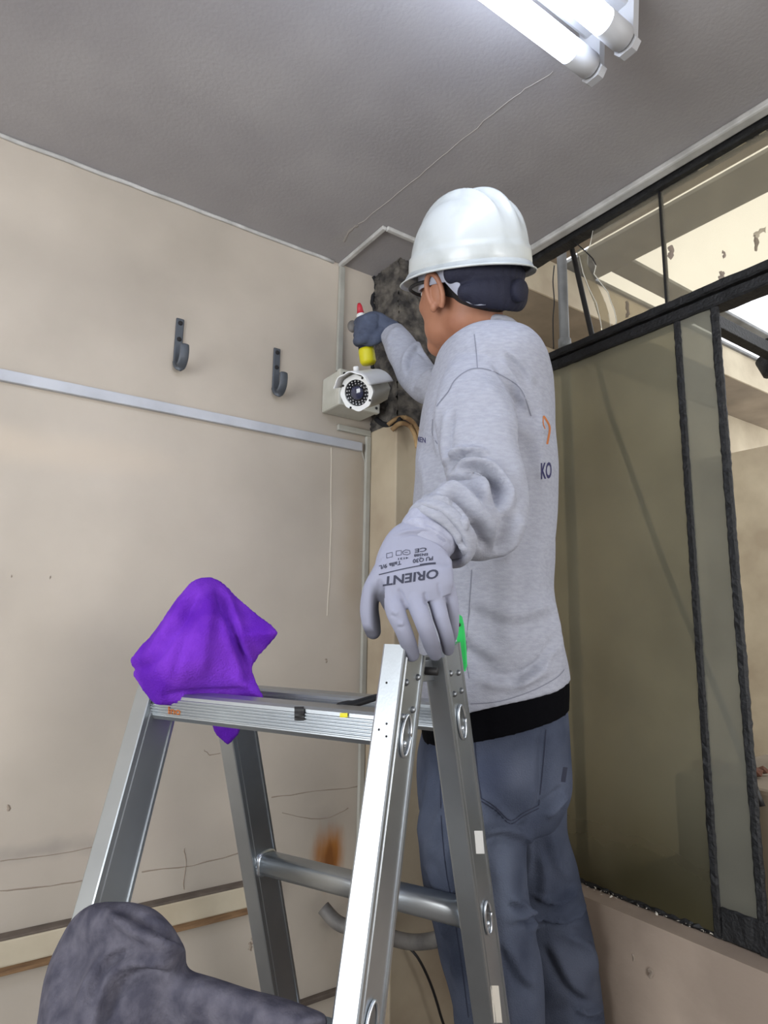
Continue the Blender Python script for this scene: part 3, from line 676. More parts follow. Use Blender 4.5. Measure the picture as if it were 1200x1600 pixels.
for k in range(4):
    th=math.pi/4+k*math.pi/2+.25; obj('screw',lathe([(0,.0028),(.0015,.0028),(.002,.0001)],fc+s_*.040*math.cos(th)+d_*.040*math.sin(th),bd,10),M['hole'],sc)
# sun visor: bent scalloped sheet over the housing
V=[];Fc=[];n=26;mz=8
for lay in (0,.0025):
    for j in range(mz+1):
        for k in range(n+1):
            th=-1.25+2.5*k/n; r=.050+lay+.0015*math.cos(9*th)*(j==mz or j==mz-1); z=-.12+.145*j/mz
            V.append(fc+bd*z+s_*r*math.cos(th)+d_*r*math.sin(th))
N=(mz+1)*(n+1)
for j in range(mz):
    for k in range(n):
        a=j*(n+1)+k; Fc+=[(a,a+1,a+n+2,a+n+1),(N+a,N+a+n+1,N+a+n+2,N+a+1)]
for k in range(n): a=mz*(n+1)+k; Fc.append((a,a+1,N+a+1,N+a))
for j in range(mz):
    for k in (0,n): a=j*(n+1)+k; b=a+n+1; Fc.append((a,b,N+b,N+a))
obj('sun_visor',(V,Fc),M['white_p'],sc)
obj('visor_knob',lathe([(0,.007),(.010,.007),(.012,.005)],fc+s_*.052-bd*.012,s_,14),M['white_p'],sc)
obj('mount_arm',tube([fc-bd*.10,fc-bd*.118-UP*.02,Vector((xl+.09,Yw-.105,(zbt+ztp)/2-.02))],.013,12),M['cambody'],sc)
# ---------------------------------------------------------------- hose and cable behind
o=obj('grey_hose',tube([at(505,1418,1.62),at(528,1442,1.6),at(560,1452,1.58),at(600,1462,1.55),at(645,1472,1.5),at(690,1465,1.45),at(720,1440,1.42)],.017,14),M['hose']); tag(o,'thick grey hose sagging behind the ladder at knee height','hose')
o=obj('black_cable',tube([at(632,1475,1.62),at(652,1495,1.6),at(672,1535,1.6),at(688,1585,1.6),at(700,1640,1.6),at(700,1800,1.6)],.0035,8),M['cable']); tag(o,'thin black cable hanging down beside the corner column','cable')
# ---------------------------------------------------------------- ladder
lad=empty('step_ladder','aluminium double-sided step ladder standing in front of the worker','ladder')
S0=at(243,1105,1.06)-at(380,1105,1.24)
RL={'a':((243,1105,1.08),(165,1400,.925)),'c':((629,1050,.895),(562,1585,.745)),'b':((365,1100,1.22),(437,1545,1.275)),'d':((694,1038,.985),(768,1590,1.045))}
TD=(at(629,1125,.87)-at(246,1095,1.08)); TD.z=0; TD.normalize(); SD=Vector((-TD.y,TD.x,0))  # SD away from camera
if SD.dot(FW)<0: SD=-SD
tops={'a':1010,'b':1050,'c':1016,'d':1030}
rail={}
for k,(A,B) in RL.items():
    a=at(*A);b=at(*B); t=(b-a).normalized()
    ztop_=pl(622,1018,2,1.2) # placeholder
    zt_=at(624,1016,.905).z
    top=a+t*((zt_-a.z)/t.z); bot=a+t*((.012-a.z)/t.z)
    rail[k]=(top,bot,t)
def onrail(k,z): top,bot,t=rail[k]; return top+t*((z-top.z)/t.z)
print('LADDER top',zt_, {k:tuple(round(x,2) for x in rail[k][1]) for k in rail})
RW=.029; RD=.070
def rail_mesh(top,bot,t,out):
    """channel rail: web on the outer side, lips along every edge"""
    s=(TD-t*TD.dot(t)).normalized(); d=t.cross(s).normalized()
    if d.dot(SD)<0: d=-d
    h=RW/2; g=RD/2; lp=.0022; lw=.006
    # outline in (s,d): a closed section with raised lips on both broad sides
    sec=[(-h,-g),(h,-g),(h+lp,-g+.001),(h+lp,-g+lw),(h,-g+lw+.001),(h,-g+lw+.006),(h+lp*.6,-g+lw+.007),(h+lp*.6,-g+lw+.010),(h,-g+lw+.011),
         (h,g-lw-.001),(h+lp,g-lw),(h+lp,g-.001),(h,g),(-h,g),(-h-lp,g-.001),(-h-lp,g-lw),(-h,g-lw-.001),(-h,-g+lw+.001),(-h-lp,-g+lw),(-h-lp,-g+.001)]
    n=len(sec); V=[]
    for p in (top,bot): V+= [p+s*x+d*y for x,y in sec]
    return (V,[tuple(range(n)),tuple(range(n,2*n))[::-1]]+[(i,(i+1)%n,n+(i+1)%n,n+i)[::-1] for i in range(n)]),s,d
axes={}
for k in 'abcd':
    top,bot,t=rail[k]; vf,s,d=rail_mesh(top,bot,t,1); axes[k]=(s,d)
    r_=obj('rail',vf,M['alu'],lad,False)
    orient_box('rubber_foot',onrail(k,.012)+Vector((0,0,-.010)),onrail(k,.045),s,RW+.014,RD+.012,M['black_p'],r_,.003)
ztr=at(430,1112,.98).z  # tread top level
ztr=(onrail('a',0).z*0)+at(600,1113,.87).z
zr2=ztr-.315; levels=[ztr-.02,zr2-.02,zr2-.335,]
def zoff(k,z,off): return onrail(k,z)+axes[k][1]*off
# treads: ribbed front face; rungs lower
def tread(k0,k1,z,dp,ht,name,ribs,m):
    p=zoff(k0,z,0)+axes[k0][0]*(RW/2-.002); q=zoff(k1,z,0)-axes[k1][0]*(RW/2-.002)
    t=(q-p).normalized(); up=Vector((0,0,1)); d=t.cross(up).normalized()
    if d.dot(SD)<0: d=-d
    g=dp/2; h=ht/2; sec=[(-g+.004,h)]
    # front face with ribs
    sec+=[(g-.004,h),(g,h-.004),(g,-h+.004),(g-.004,-h),(-g+.004,-h),(-g,-h+.006)]
    nr=ribs
    if nr:
        for i in range(nr):
            y0=-h+.008+(2*h-.016)*i/nr; st=(2*h-.016)/nr
            sec+=[(-g,y0),(-g-.0018,y0+st*.25),(-g-.0018,y0+st*.6),(-g,y0+st*.8)]
    sec+=[(-g,h-.004)]
    n=len(sec); V=[]
    for P_ in (p,q): V+=[P_+d*x+up*y for x,y in sec]
    return obj(name,(V,[tuple(range(n)),tuple(range(n,2*n))[::-1]]+[(i,(i+1)%n,n+(i+1)%n,n+i) for i in range(n)]),m,lad,False),p,q,d
tr1,p1,q1,dd=tread('a','c',ztr-.020,.052,.042,'tread',6,M['alu'])
tread('b','d',ztr-.020,.052,.042,'tread',6,M['alu'])
def rung(k0,k1,z):
    p=zoff(k0,z,0)+axes[k0][0]*(RW/2-.003); q=zoff(k1,z,0)-axes[k1][0]*(RW/2-.003); t=(q-p).normalized(); d=t.cross(Vector((0,0,1))).normalized()
    V,Fc=loft([(p,.019,.024),(q,.019,.024)],20,1,vdir=d,rnd=False,power=3.2); obj('rung',(V,Fc),M['alu'],lad)
    for P_,sg in ((p,1),(q,-1)):
        V,Fc=loft([(P_,.0225,.028),(P_+t*.007*sg,.0225,.028),(P_+t*.010*sg,.019,.024)],20,1,vdir=d,rnd=False,power=3.2); obj('weld_collar',(V,Fc),M['alub'],lad)
for z in (zr2-.02,zr2-.35,zr2-.68):
    if z>.08: rung('a','c',z-.024); rung('b','d',z)
# swaged oval rung ends + rivets on the outer webs
def oval(k,z,ring=True,sg=1,a=.013,b=.026):
    s,d=axes[k]; t=rail[k][2]; c=onrail(k,z)+s*sg*(RW/2+.0005)
    n=28; pts=[c+d*a*math.cos(2*math.pi*i/n)+t*b*math.sin(2*math.pi*i/n)+s*sg*.002 for i in range(n+1)]
    obj('rung_end',tube(pts,.0022,8,1,False),M['alub'],lad)
    V=[c+s*sg*.0005]+[c+s*sg*.0012+d*a*.85*math.cos(2*math.pi*i/n)+t*b*.85*math.sin(2*math.pi*i/n) for i in range(n)]
    obj('rung_end_plug',(V,[(0,1+i,1+(i+1)%n) for i in range(n)]),M['aludk'],lad,False)
    obj('rivet',ellipsoid(c+t*.010,(.004,.004,.004),n=10),M['alub'],lad)
for k in 'cd':
    oval(k,ztr-.028); oval(k,zr2-.02)
for k in 'ab': oval(k,ztr-.028,sg=-1)
def rivets(k,L,sg=1,r=.0035,m='aludk'):
    s,d=axes[k];t=rail[k][2]
    for z,o_ in L: obj('rivet',ellipsoid(onrail(k,z)+d*o_+s*sg*(RW/2+.0005),(r,r,r),n=12),M[m],lad)
rivets('c',[(zt_-.045,-.016),(zt_-.032,.018),(zt_-.075,.014),(zt_-.088,-.014)],r=.0048)
rivets('d',[(zt_-.03,-.016),(zt_-.04,.014),(zt_-.068,.016),(zt_-.062,-.012)],r=.0048)
# little screw holes on the bright face of the near right rail
s,d=axes['c'];t=rail['c'][2]
for z,o_ in ((zt_-.10,.004),(zt_-.115,.006),(zt_-.108,-.006),(zt_-.05,-.004)): obj('rivet_hole',ellipsoid(onrail('c',z)-d*(RD/2)+s*o_,(.0016,.0016,.0016),n=8),M['hole'],lad)
# hinge plates joining the two sides
for k0,k1 in (('a','b'),('c','d')):
    p=onrail(k0,zt_-.03); q=onrail(k1,zt_-.03); orient_box('hinge_bar',p,q,Vector((0,0,1)),.03,.004,M['aludk'],lad,.001)
    obj('hinge_bolt',lathe([(-.02,.006),(.02,.006)],(p+q)/2,axes[k0][0],12),M['black_p'],lad)
# label, tape, paint spot
BV=BVHTree.FromPolygons([v.co for v in tr1.data.vertices],[p.vertices[:] for p in tr1.data.polygons])
def patch(name,x0,y0,x1,y1,m,B=BV,sk=0,off=.001):
    V=[];Fc=[];n=6
    for j in range(n+1):
        for i in range(n+1):
            h=hit(B,x0+(x1-x0)*i/n+sk*j/n,y0+(y1-y0)*j/n,off); 
            if h is None: return None
            V.append(h)
    for j in range(n):
        for i in range(n): k=j*(n+1)+i; Fc.append((k,k+1,k+n+2,k+n+1))
    return obj(name,(V,Fc),m,lad,False)
dr=[o for o in lad.children if o.name.startswith('rail')]
BD=bvh(dr[3])
x=patch('white_label',741,1298,754,1334,M['white_p'],BD,sk=3); 
if x: x['label']='torn white paper sticker'
x=patch('paint_smear',766,1540,779,1598,M['flake'],BD,sk=6)
x=patch('black_tape',460,1104,475,1126,M['black_p'],off=.0032)
if x: x['label']='small black tape patch'
x=patch('paint_spot',531,1114,543,1121,M['yellow'],off=.0030)
if x: x['label']='small yellow paint spot'
print_on('rail_print',BV,'Ino',(262,1115),(20,2),(0,-11),M['orange'],lad)
# black tool lying on the treads
o=obj('black_wand',tube([at(514,1110,.93),at(530,1105,.94),at(560,1098,.96),at(600,1086,1.0),at(640,1078,1.04)],[.004,.007,.0055,.005,.005],10),M['black_p']); tag(o,'slim black rubber tool lying across the ladder top beside the yellow spot','tool')
# green scraper hanging at ladder top
gp=[(709,962),(714,959),(720,963),(723,975),(725,992),(727,1015),(728,1040),(725,1049),(721,1042),(717,1015),(713,997),(708,985)]
n=len(gp); V=[at(x,y,1.035) for x,y in gp]+[at(x+2,y,1.041) for x,y in gp]
gs=empty('green_scraper','bright green plastic strip with a hole hooked on the ladder top by the gloved hand','tool')
obj('scraper_body',(V,[tuple(range(n))[::-1],tuple(range(n,2*n))]+[(i,(i+1)%n,n+(i+1)%n,n+i) for i in range(n)]),M['green'],gs,False)
obj('hanging_hole',lathe([(0,.0032),(.002,.0032)],at(716.5,976,1.0345),-FW,14),M['hole'],gs)
# ---------------------------------------------------------------- cloths
def cloth_obj(name,vf,vox,sm,fl,noise,m,nsc=18):
    me=remesh(vf,vox,sm); folds(me,fl,noise,nsc); return link(name,me,m)
pur=[(313,900),(340,905),(362,926),(389,946),(416,968),(438,988),(421,1010),(397,1036),(403,1064),(413,1088),(410,1097),(370,1094),(340,1097),(315,1095),(290,1103),(262,1101),(245,1102),(230,1088),(216,1069),(205,1053),(211,1042),(199,1034),(210,1018),(232,995),(252,972),(266,948),(279,930),(296,908)]
tail=[(330,1040),(380,1040),(384,1100),(378,1141),(369,1155),(356,1166),(344,1156),(333,1141),(326,1100)]
zleft=1.055
Dp=lambda x,y: zleft+.035*(1-min(1,(y-900)/200))-.02*math.sin((x-200)*.03)
vf=joinvf(inflate(pur,Dp,.05,4,70,sharp=True),inflate(tail,lambda x,y:1.125,.008,5,12))
fl=[([(330,915),(325,960),(318,1010),(312,1060)],14,.010,0),([(345,915),(365,960),(385,1010),(398,1040)],8,.010,1),([(305,915),(270,970),(235,1020),(212,1042)],9,.008,-1),
    ([(345,960),(365,1020),(380,1070)],9,.007,-1),([(300,960),(285,1010),(270,1060)],10,-.006,0),([(235,1000),(212,1030),(216,1046)],5,.006,1),([(250,1095),(300,1090),(400,1085)],6,.004,-1)]
pc_=cloth_obj('purple_cloth',vf,.004,5,fl,.0012,M['purple'],30)
tag(pc_,'purple microfibre cloth draped over the left top of the ladder','cloth')
B_=bvh(pc_); 
x=strip('white_tag',B_,[(316,1092),(320,1086),(326,1090),(330,1094)],3,M['white_p'],pc_)
gt=[(52,1640),(58,1600),(70,1535),(84,1488),(107,1441),(131,1418),(159,1408),(201,1411),(243,1423),(266,1441),(281,1462),(291,1484),(292,1512),(306,1517),(364,1535),(420,1553),(467,1567),(502,1580),(512,1592),(508,1608),(470,1640),(380,1700),(200,1760),(60,1740)]
Dg=lambda x,y: .865-.13*max(0,min(1,(x-120)/400))-.07*max(0,min(1,(y-1490)/120))*max(0,min(1,(260-x)/120))
vf=inflate(gt,Dg,.055,6,62)
fl=[([(290,1490),(240,1465),(190,1440),(165,1425)],10,.012,1),([(285,1512),(225,1500),(180,1520),(150,1570),(140,1620)],14,.013,-1),([(205,1470),(170,1490),(140,1540),(120,1600)],11,.010,-1),
    ([(95,1480),(85,1540),(75,1600)],9,.005,0),([(330,1535),(300,1560),(290,1610)],16,.006,0),([(420,1562),(400,1600),(380,1640)],14,.005,0)]
g=cloth_obj('grey_towel',vf,.0045,5,fl,.0015,M['grey_t'],26); tag(g,'dark grey towel thrown over the ladder at the bottom left','towel')
# ---------------------------------------------------------------- the worker
HD=1.27
per_parts=[]
# head frame
hf=math.radians(100); f_=Vector((math.cos(hf),math.sin(hf),.22)).normalized(); l_=(Vector((-f_.y,f_.x,0)).normalized()+Vector((0,0,-.30))); l_=(l_-f_*l_.dot(f_)).normalized(); n_=f_.cross(l_)
hc=at(727,462,HD)
HM=Matrix(((f_.x,l_.x,n_.x,hc.x),(f_.y,l_.y,n_.y,hc.y),(f_.z,l_.z,n_.z,hc.z),(0,0,0,1)))
E=lambda c,r: ellipsoid(c,r,HM,24)
head=[E((-.012,0,.055),(.098,.077,.088)),E((.030,0,-.010),(.066,.066,.080)),E((.034,0,-.055),(.058,.058,.050)),E((.066,0,-.088),(.028,.032,.026)),E((-.01,0,-.045),(.060,.060,.055)),
      E((.068,.0,.035),(.030,.056,.018)),E((.058,.032,-.015),(.030,.026,.026)),E((.058,-.032,-.015),(.030,.026,.026)),
      E((.092,0,-.006),(.014,.010,.028)),E((.101,0,-.024),(.013,.015,.011)),E((.083,0,-.058),(.012,.022,.007)),E((.080,0,-.069),(.012,.018,.007))]
neck=loft([(HM@Vector((-.02,0,-.02)),.058,.058),(at(737,505,1.285),.062,.062),(at(750,535,1.30),.066,.068),(at(758,570,1.32),.08,.09)],28,5)
torso_in=loft([P3(760,560,1.32,40,.08),P3(762,600,1.32,72,.16),P3(756,680,1.31,85,.165),P3(755,800,1.3,92,.155),P3(757,950,1.29,88,.145),P3(768,1100,1.28,88,.14),P3(766,1170,1.28,84,.13)],28,4,'h')
armL_in=loft([P3(745,610,1.16,34,.045),P3(750,700,1.08,34,.042),P3(768,795,1.04,32,.036),P3(722,815,.985,28,.028),P3(684,832,.94,24,.022),P3(655,870,.915,24,.012)],18,5)
armR_in=loft([P3(735,602,1.46,26,.04),P3(706,604,1.53,18,.03),P3(668,598,1.62,16,.026),P3(645,573,1.67,14,.022),P3(626,541,1.71,12,.02),P3(600,520,1.76,9,.015)],18,5)
footy=lambda x,D: None
legN=[P3(755,1165,1.22,50,.05),P3(742,1240,1.19,56,.06),P3(742,1370,1.175,62,.068),P3(762,1480,1.17,55,.06),P3(780,1600,1.17,48,.055),P3(795,1800,1.2,40,.045),P3(800,1960,1.22,32,.04)]
legF=[P3(790,1165,1.33,48,.05),P3(806,1240,1.36,50,.052),P3(830,1370,1.37,52,.058),P3(850,1500,1.37,52,.058),P3(868,1600,1.35,46,.052),P3(872,1740,1.34,40,.045),P3(872,1830,1.33,32,.04)]
print('feet z',legN[-1][0].z,legF[-1][0].z)
body_vf=joinvf(*head,neck,torso_in,armL_in,armR_in,loft(legN,18,4),loft(legF,18,4))
bme=remesh(body_vf,.0045,12)
person=link('person',bme,M['skin']); tag(person,'worker in white helmet, grey sweatshirt and jeans with gloved hand on the ladder','person')
for sg in (1,-1):
    c=[HM@Vector((.004+.018*math.cos(a)+.004*math.sin(a),sg*(.0845+.005*math.sin(a)),.002+.032*math.sin(a))) for a in np.linspace(-1.25,4.3,16)]
    eme=remesh(joinvf(E((.004,.076*sg,.002),(.016,.009,.029)),tube(c,.0055,8,2),E((.012,.080*sg,-.024),(.009,.007,.011))),.0018,3); link('ear',eme,M['skin'],person)
    obj('eye',E((.074,.031*sg,.010),(.011,.012,.009)),M['white_p'],person); obj('eyebrow',tube([HM@Vector((.092,.018*sg,.036)),HM@Vector((.09,.034*sg,.042)),HM@Vector((.074,.05*sg,.036))],.003,6),M['hair'],person)
# short hair low on the skull
hr=[E((-.016,0,.05),(.100,.079,.086)),E((-.045,0,.0),(.062,.066,.045))]
hme=remesh(joinvf(*hr),.004,5); link('hair',hme,M['hair'],person)
# safety glasses
gl=obj('safety_glasses',joinvf(tube([HM@Vector(v) for v in ((.0,.082,.022),(.05,.078,.024),(.088,.064,.020),(.106,.03,.016),(.112,0,.014),(.106,-.03,.016),(.088,-.064,.02),(.05,-.078,.024),(0,-.082,.022))],.0035,8,3)),M['black_p'],person)
# --- helmet
hel=obj('helmet_tmp',([(0,0,0)],[]),None)
bpy.data.objects.remove(hel)
LA,LB,LH=.123,.103,.138; zb=.040
def hpt(th,ph,off=0):
    c=math.cos(ph); s=math.sin(ph); cc=abs(c)**.8; ss=abs(s)**.92
    x=(LA+off)*cc*math.cos(th); y=(LB+off)*cc*math.sin(th); z=(LH+off)*ss
    # three fore-and-aft ridges joining towards the front
    fade=math.sin(min(1,max(0,(z-.02)/.07))*math.pi/2)
    rd=.013*math.exp(-(y/.008)**2)+.012*math.exp(-((abs(y)-(.040-.09*max(0,x)*.9))/.007)**2)
    z+=rd*fade*(1 if s>.2 else .4); 
    return Vector((x-.010,y,z+zb))
nth,nph=96,40; V=[];Fc=[]
rings=[]
def brimpt(th,k):
    ex=(.007+.026*max(0,math.cos(th))**3+.006*max(0,-math.cos(th))**2)
    b=hpt(th,0); o=Vector((math.cos(th)*ex*k,math.sin(th)*ex*k,-.006*k-.006*k*max(0,math.cos(th))**2)); return b+o
for k in (1.0,.5): rings.append([brimpt(2*math.pi*i/nth,k)+Vector((0,0,0)) for i in range(nth)])
for j in range(nph): 
    ph=(math.pi/2)*(j/nph)**1.0
    bulge=.003 if 1<=j<=5 else 0
    rings.append([hpt(2*math.pi*i/nth,ph*.995,bulge) for i in range(nth)])
inner=[]
for j in range(nph-1,-1,-4): inner.append([hpt(2*math.pi*i/nth,(math.pi/2)*j/nph*.99,-.004) for i in range(nth)])
inner.append([brimpt(2*math.pi*i/nth,.9)-Vector((0,0,.0035)) for i in range(nth)])
rings2=rings+inner
for r_ in rings2: V+=[HM@v for v in r_]
R=len(rings2)
for j in range(R-1):
    for i in range(nth): a=j*nth+i;b=j*nth+(i+1)%nth; Fc.append((a,b,b+nth,a+nth))
for i in range(nth): a=(R-1)*nth+i;b=(R-1)*nth+(i+1)%nth; Fc.append((a,b,(i+1)%nth,i))
helmet=obj('helmet',(V,Fc),M['shell'],person); helmet['label']='scuffed white hard hat'
def band(z0,z1,a0,a1,rx,ry,m,name,thick=.003,par=helmet,n=30,zf=None):
    V=[];Fc=[]
    for lay in (0,thick):
        for z in (0,1):
            for k in range(n+1):
                th=a0+(a1-a0)*k/n; zz=(z0,z1)[z] if zf is None else zf(k/n)[z]
                V.append(HM@Vector(((rx+lay)*math.cos(th)-.01,(ry+lay)*math.sin(th),zz)))
    N=n+1
    for k in range(n): Fc+=[(k,k+1,N+k+1,N+k),(2*N+k,3*N+k,3*N+k+1,2*N+k+1),(k,2*N+k,2*N+k+1,k+1),(N+k,N+k+1,3*N+k+1,3*N+k)]
    Fc+=[(0,N,3*N,2*N),(n,2*N+n,3*N+n,N+n)]
    return obj(name,(V,Fc),m,par)
pi=math.pi
band(.015,.06,math.radians(-112),math.radians(112),.105,.084,M['strap'],'headband')
band(0,0,math.radians(95),math.radians(140),.108,.088,M['strap'],'side_strap',.003,zf=lambda t:(.022-.055*math.sin(min(1,t*1.15)*pi/2),.062-.03*t))
band(0,0,math.radians(-140),math.radians(-95),.108,.088,M['strap'],'side_strap',.003,zf=lambda t:(.022-.055*math.sin(min(1,(1-t)*1.15)*pi/2),.062-.03*(1-t)))
lob=[]
for k in range(15):
    a=math.radians(112+136*k/14); lob.append(((.101*math.cos(a)-.002,.092*math.sin(a),.028),(.016,.016,.020)))
for k in range(13):
    a=math.radians(128+104*k/12); u=math.sin(math.pi*k/12)**.4 if 0<k<12 else 0; lob.append(((.100*math.cos(a)-.004,.091*math.sin(a),-.008),(.020,.020,.018+.016*u)))
np_=remesh(joinvf(*[E(c,r) for c,r in lob]),.003,5)
x=link('nape_pad',np_,M['navy'],helmet)
obj('ratchet_knob',lathe([(0,.021),(.010,.021),(.014,.018),(.015,.0001)],HM@Vector((-.120,0,-.008)),HM.to_3x3()@Vector((-1,0,0)),24),M['navy'],helmet)
# --- sweatshirt
sh_st=[P3(768,524,1.30,36,.070),P3(764,540,1.30,54,.11),P3(760,562,1.305,76,.165),P3(760,600,1.31,89,.205),P3(757,660,1.31,101,.200),P3(755,760,1.305,109,.185),P3(754,860,1.30,106,.175),P3(757,930,1.295,101,.172,.004),P3(764,1000,1.29,109,.172,.012),P3(768,1055,1.285,112,.172,.025),P3(771,1086,1.285,113,.174,.036)]
sl=[P3(757,585,1.20,56,.07),P3(742,625,1.13,61,.062),P3(744,680,1.09,60,.060),P3(758,740,1.065,60,.058),P3(764,790,1.04,62,.056),P3(748,812,1.01,64,.054),P3(722,812,.98,62,.050),P3(700,822,.955,57,.046),P3(686,836,.938,54,.044)]
armR_dummy=0
slR=[P3(745,600,1.45,44,.07),P3(712,605,1.52,34,.06),P3(668,600,1.62,31,.052),P3(645,575,1.67,29,.046),P3(626,542,1.71,24,.040),P3(612,520,1.74,21,.034)]
shirt_vf=joinvf(loft(sh_st,36,5,'h',rnd=False,power=2.25),loft(sl,26,5,rnd=False),loft(slR,22,5,rnd=False))
sme=remesh(shirt_vf,.004,7)
SF=[# shoulder / upper arm
 ([(775,560),(800,590),(815,620),(825,640)],6,.006,1),([(790,545),(815,570),(835,600)],5,.004,1),
 ([(700,640),(695,690),(705,735)],6,.005,-1),([(690,620),(682,680),(690,720)],5,.004,0),
 ([(745,590),(770,620),(800,660),(835,690)],16,.006,0),([(760,640),(800,700),(815,760)],14,.004,0),
 # elbow crook folds
 ([(700,722),(722,705),(745,705),(765,712)],6,.010,1),([(722,697),(715,712),(708,726)],4,.007,-1),
 ([(708,735),(740,722),(768,732),(790,765),(797,800)],9,.014,1),
 ([(695,748),(725,742),(748,752),(765,778)],7,.009,1),
 ([(680,768),(710,765),(735,785),(760,820),(768,850)],8,.011,1),
 ([(665,783),(695,785),(718,808),(735,840)],7,.009,1),
 ([(648,798),(680,800),(708,820),(725,850),(728,872)],8,.010,1),
 ([(745,815),(755,835),(758,858)],6,-.010,0),([(730,808),(732,830),(725,850)],5,-.009,0),
 ([(700,785),(712,800),(722,815)],4,-.008,0),
 ([(770,872),(785,868),(800,845),(812,800)],10,.008,-1),
 # body folds
 ([(845,830),(835,900),(850,980)],12,.004,0),([(860,930),(868,980),(880,1040)],8,.005,-1),
 ([(720,960),(740,1000),(790,1030)],14,.005,1),([(730,930),(800,960),(860,940)],14,.004,1),
 ([(740,1060),(800,1070),(870,1040)],10,.005,-1),([(800,880),(790,960),(800,1040)],16,.004,0),
 ([(850,640),(840,700),(848,760)],10,.004,0),([(655,700),(665,760),(660,800)],8,.004,0),
 ([(870,1000),(850,1040),(800,1080)],7,.004,1),
 # far sleeve
 ([(672,556),(652,540),(636,556),(630,585)],5,.007,-1),([(680,575),(660,590),(650,612)],5,.006,1),([(626,512),(612,522),(607,540)],4,.005,0)]
folds(sme,SF,.0016,26,1.45)
shirt=link('sweatshirt',sme,M['shirt'],person); shirt['label']='heather grey long-sleeved sweatshirt'
BS=bvh(shirt)
strip('seam',BS,[(676,655),(682,635),(700,612),(712,592),(735,577),(760,577),(790,590),(815,610),(830,650)],1.6,M['seam'],shirt)
strip('seam',BS,[(676,655),(676,680),(688,700)],1.6,M['seam'],shirt)
strip('seam',BS,[(741,522),(744,550),(746,575)],1.6,M['seam'],shirt)
strip('seam',BS,[(737,890),(733,950),(728,1020),(733,1060)],1.3,M['seam'],shirt)
strip('seam',BS,[(735,1100),(780,1096),(830,1080),(868,1060),(882,1046)],1.6,M['seam'],shirt)
# collar rib
cr=[at(768,524,1.30)+Vector((math.cos(a)*RT.x*.050+math.cos(a+pi/2)*FW.x*.075,math.cos(a)*RT.y*.050+math.cos(a+pi/2)*FW.y*.075,.004*math.cos(a)*-1)) for a in np.linspace(0,2*pi,25)]
obj('collar',tube(cr,.0075,8,1,False),M['shirt'],shirt)
# printed marks
strip('chest_logo',BS,[(657,650),(652,660),(650,668),(656,672)],2.2,M['orange'],shirt)
print_on('chest_print',BS,'PMEN',(646,689),(19,3),(0,-8),M['ink2'],shirt)
strip('back_logo',BS,[(849,650),(853,655),(859,668),(857,684),(855,694)],3.2,M['orange'],shirt)
strip('back_logo',BS,[(849,652),(849,662),(852,670)],1.6,M['orange'],shirt)
print_on('back_print',BS,'KO',(845,748),(17,-2),(0,-24),M['ink2'],shirt)
# --- undershirt band, jeans
und=[P3(771,1070,1.285,110,.165,.036),P3(771,1100,1.285,112,.170,.036),P3(771,1128,1.28,111,.172,.036)]
ume=remesh(loft(und,40,5,'h',rnd=False,power=2.3),.0045,2); folds(ume,[([(740,1125),(810,1118),(880,1090)],8,.002,0)],.0012); x=link('undershirt_hem',ume,M['band'],person); x['label']='black undershirt hem'
pel=[P3(770,1090,1.285,104,.150,.03),P3(770,1140,1.285,112,.165,.02),P3(769,1190,1.285,117,.172),P3(766,1235,1.28,116,.168),P3(762,1275,1.28,104,.15)]
jn=[P3(742,1225,1.20,76,.085),P3(736,1300,1.175,83,.098),P3(741,1372,1.165,81,.095),P3(753,1430,1.16,80,.09),P3(762,1477,1.16,77,.086),P3(774,1530,1.16,75,.082),P3(781,1596,1.165,70,.078),P3(792,1720,1.18,64,.07),P3(800,1850,1.20,60,.066),P3(803,1950,1.22,56,.062)]
jf=[P3(810,1225,1.37,74,.085),P3(813,1300,1.37,73,.092),P3(832,1372,1.37,72,.09),P3(845,1430,1.37,72,.088),P3(860,1500,1.37,71,.085),P3(870,1540,1.37,67,.08),P3(877,1600,1.35,65,.076),P3(876,1720,1.34,60,.07),P3(872,1800,1.33,56,.062)]
jvf=joinvf(loft(pel,36,5,'h',rnd=False,power=2.3),loft(jn,26,5),loft(jf,26,5))
jme=remesh(jvf,.0055,7)
JF=[([(752,1248),(775,1262),(800,1284),(818,1278)],5,.004,1),([(848,1130),(850,1190),(848,1250),(824,1290)],10,-.008,0),([(745,1305),(790,1296),(822,1310)],9,.008,1),
 ([(822,1285),(828,1340),(820,1385)],7,.004,0),([(800,1436),(822,1426),(838,1432),(834,1455)],7,.013,1),([(795,1400),(812,1412),(826,1420)],6,.007,1),
 ([(835,1398),(872,1406),(908,1384)],5,.012,1),([(838,1428),(880,1436),(918,1412)],5,.012,1),([(842,1330),(850,1370),(846,1400)],8,.006,0),
 ([(665,1350),(690,1400),(700,1470)],9,.007,1),([(690,1320),(705,1390),(708,1440)],10,.006,-1),([(672,1400),(700,1460),(712,1540)],8,.006,1),
 ([(790,1470),(815,1520),(840,1545)],9,.006,1),([(770,1340),(790,1400),(785,1450)],16,.005,0),([(860,1470),(890,1530),(925,1560)],10,.007,1),([(880,1460),(920,1480),(930,1530)],8,.005,-1),
 ([(862,1300),(872,1350),(895,1375)],9,.006,0),([(884,1236),(862,1262),(848,1275)],6,.008,1),([(700,1250),(680,1300),(670,1350)],10,.005,0),([(668,1200),(662,1260),(660,1320)],10,.004,0),([(900,1575),(920,1585),(942,1575)],5,.008,1)]
blob(M['jeans'],at(775,1390,1.08),(.06,.2,.16),(104,112,130),.6,.9,9,.4)
blob(M['jeans'],at(800,1210,1.13),(.05,.2,.06),(104,110,128),.5,.9,12,.4)
blob(M['jeans'],at(765,1200,1.13),(.04,.2,.09),(66,74,98),.5,.9,12,.4)
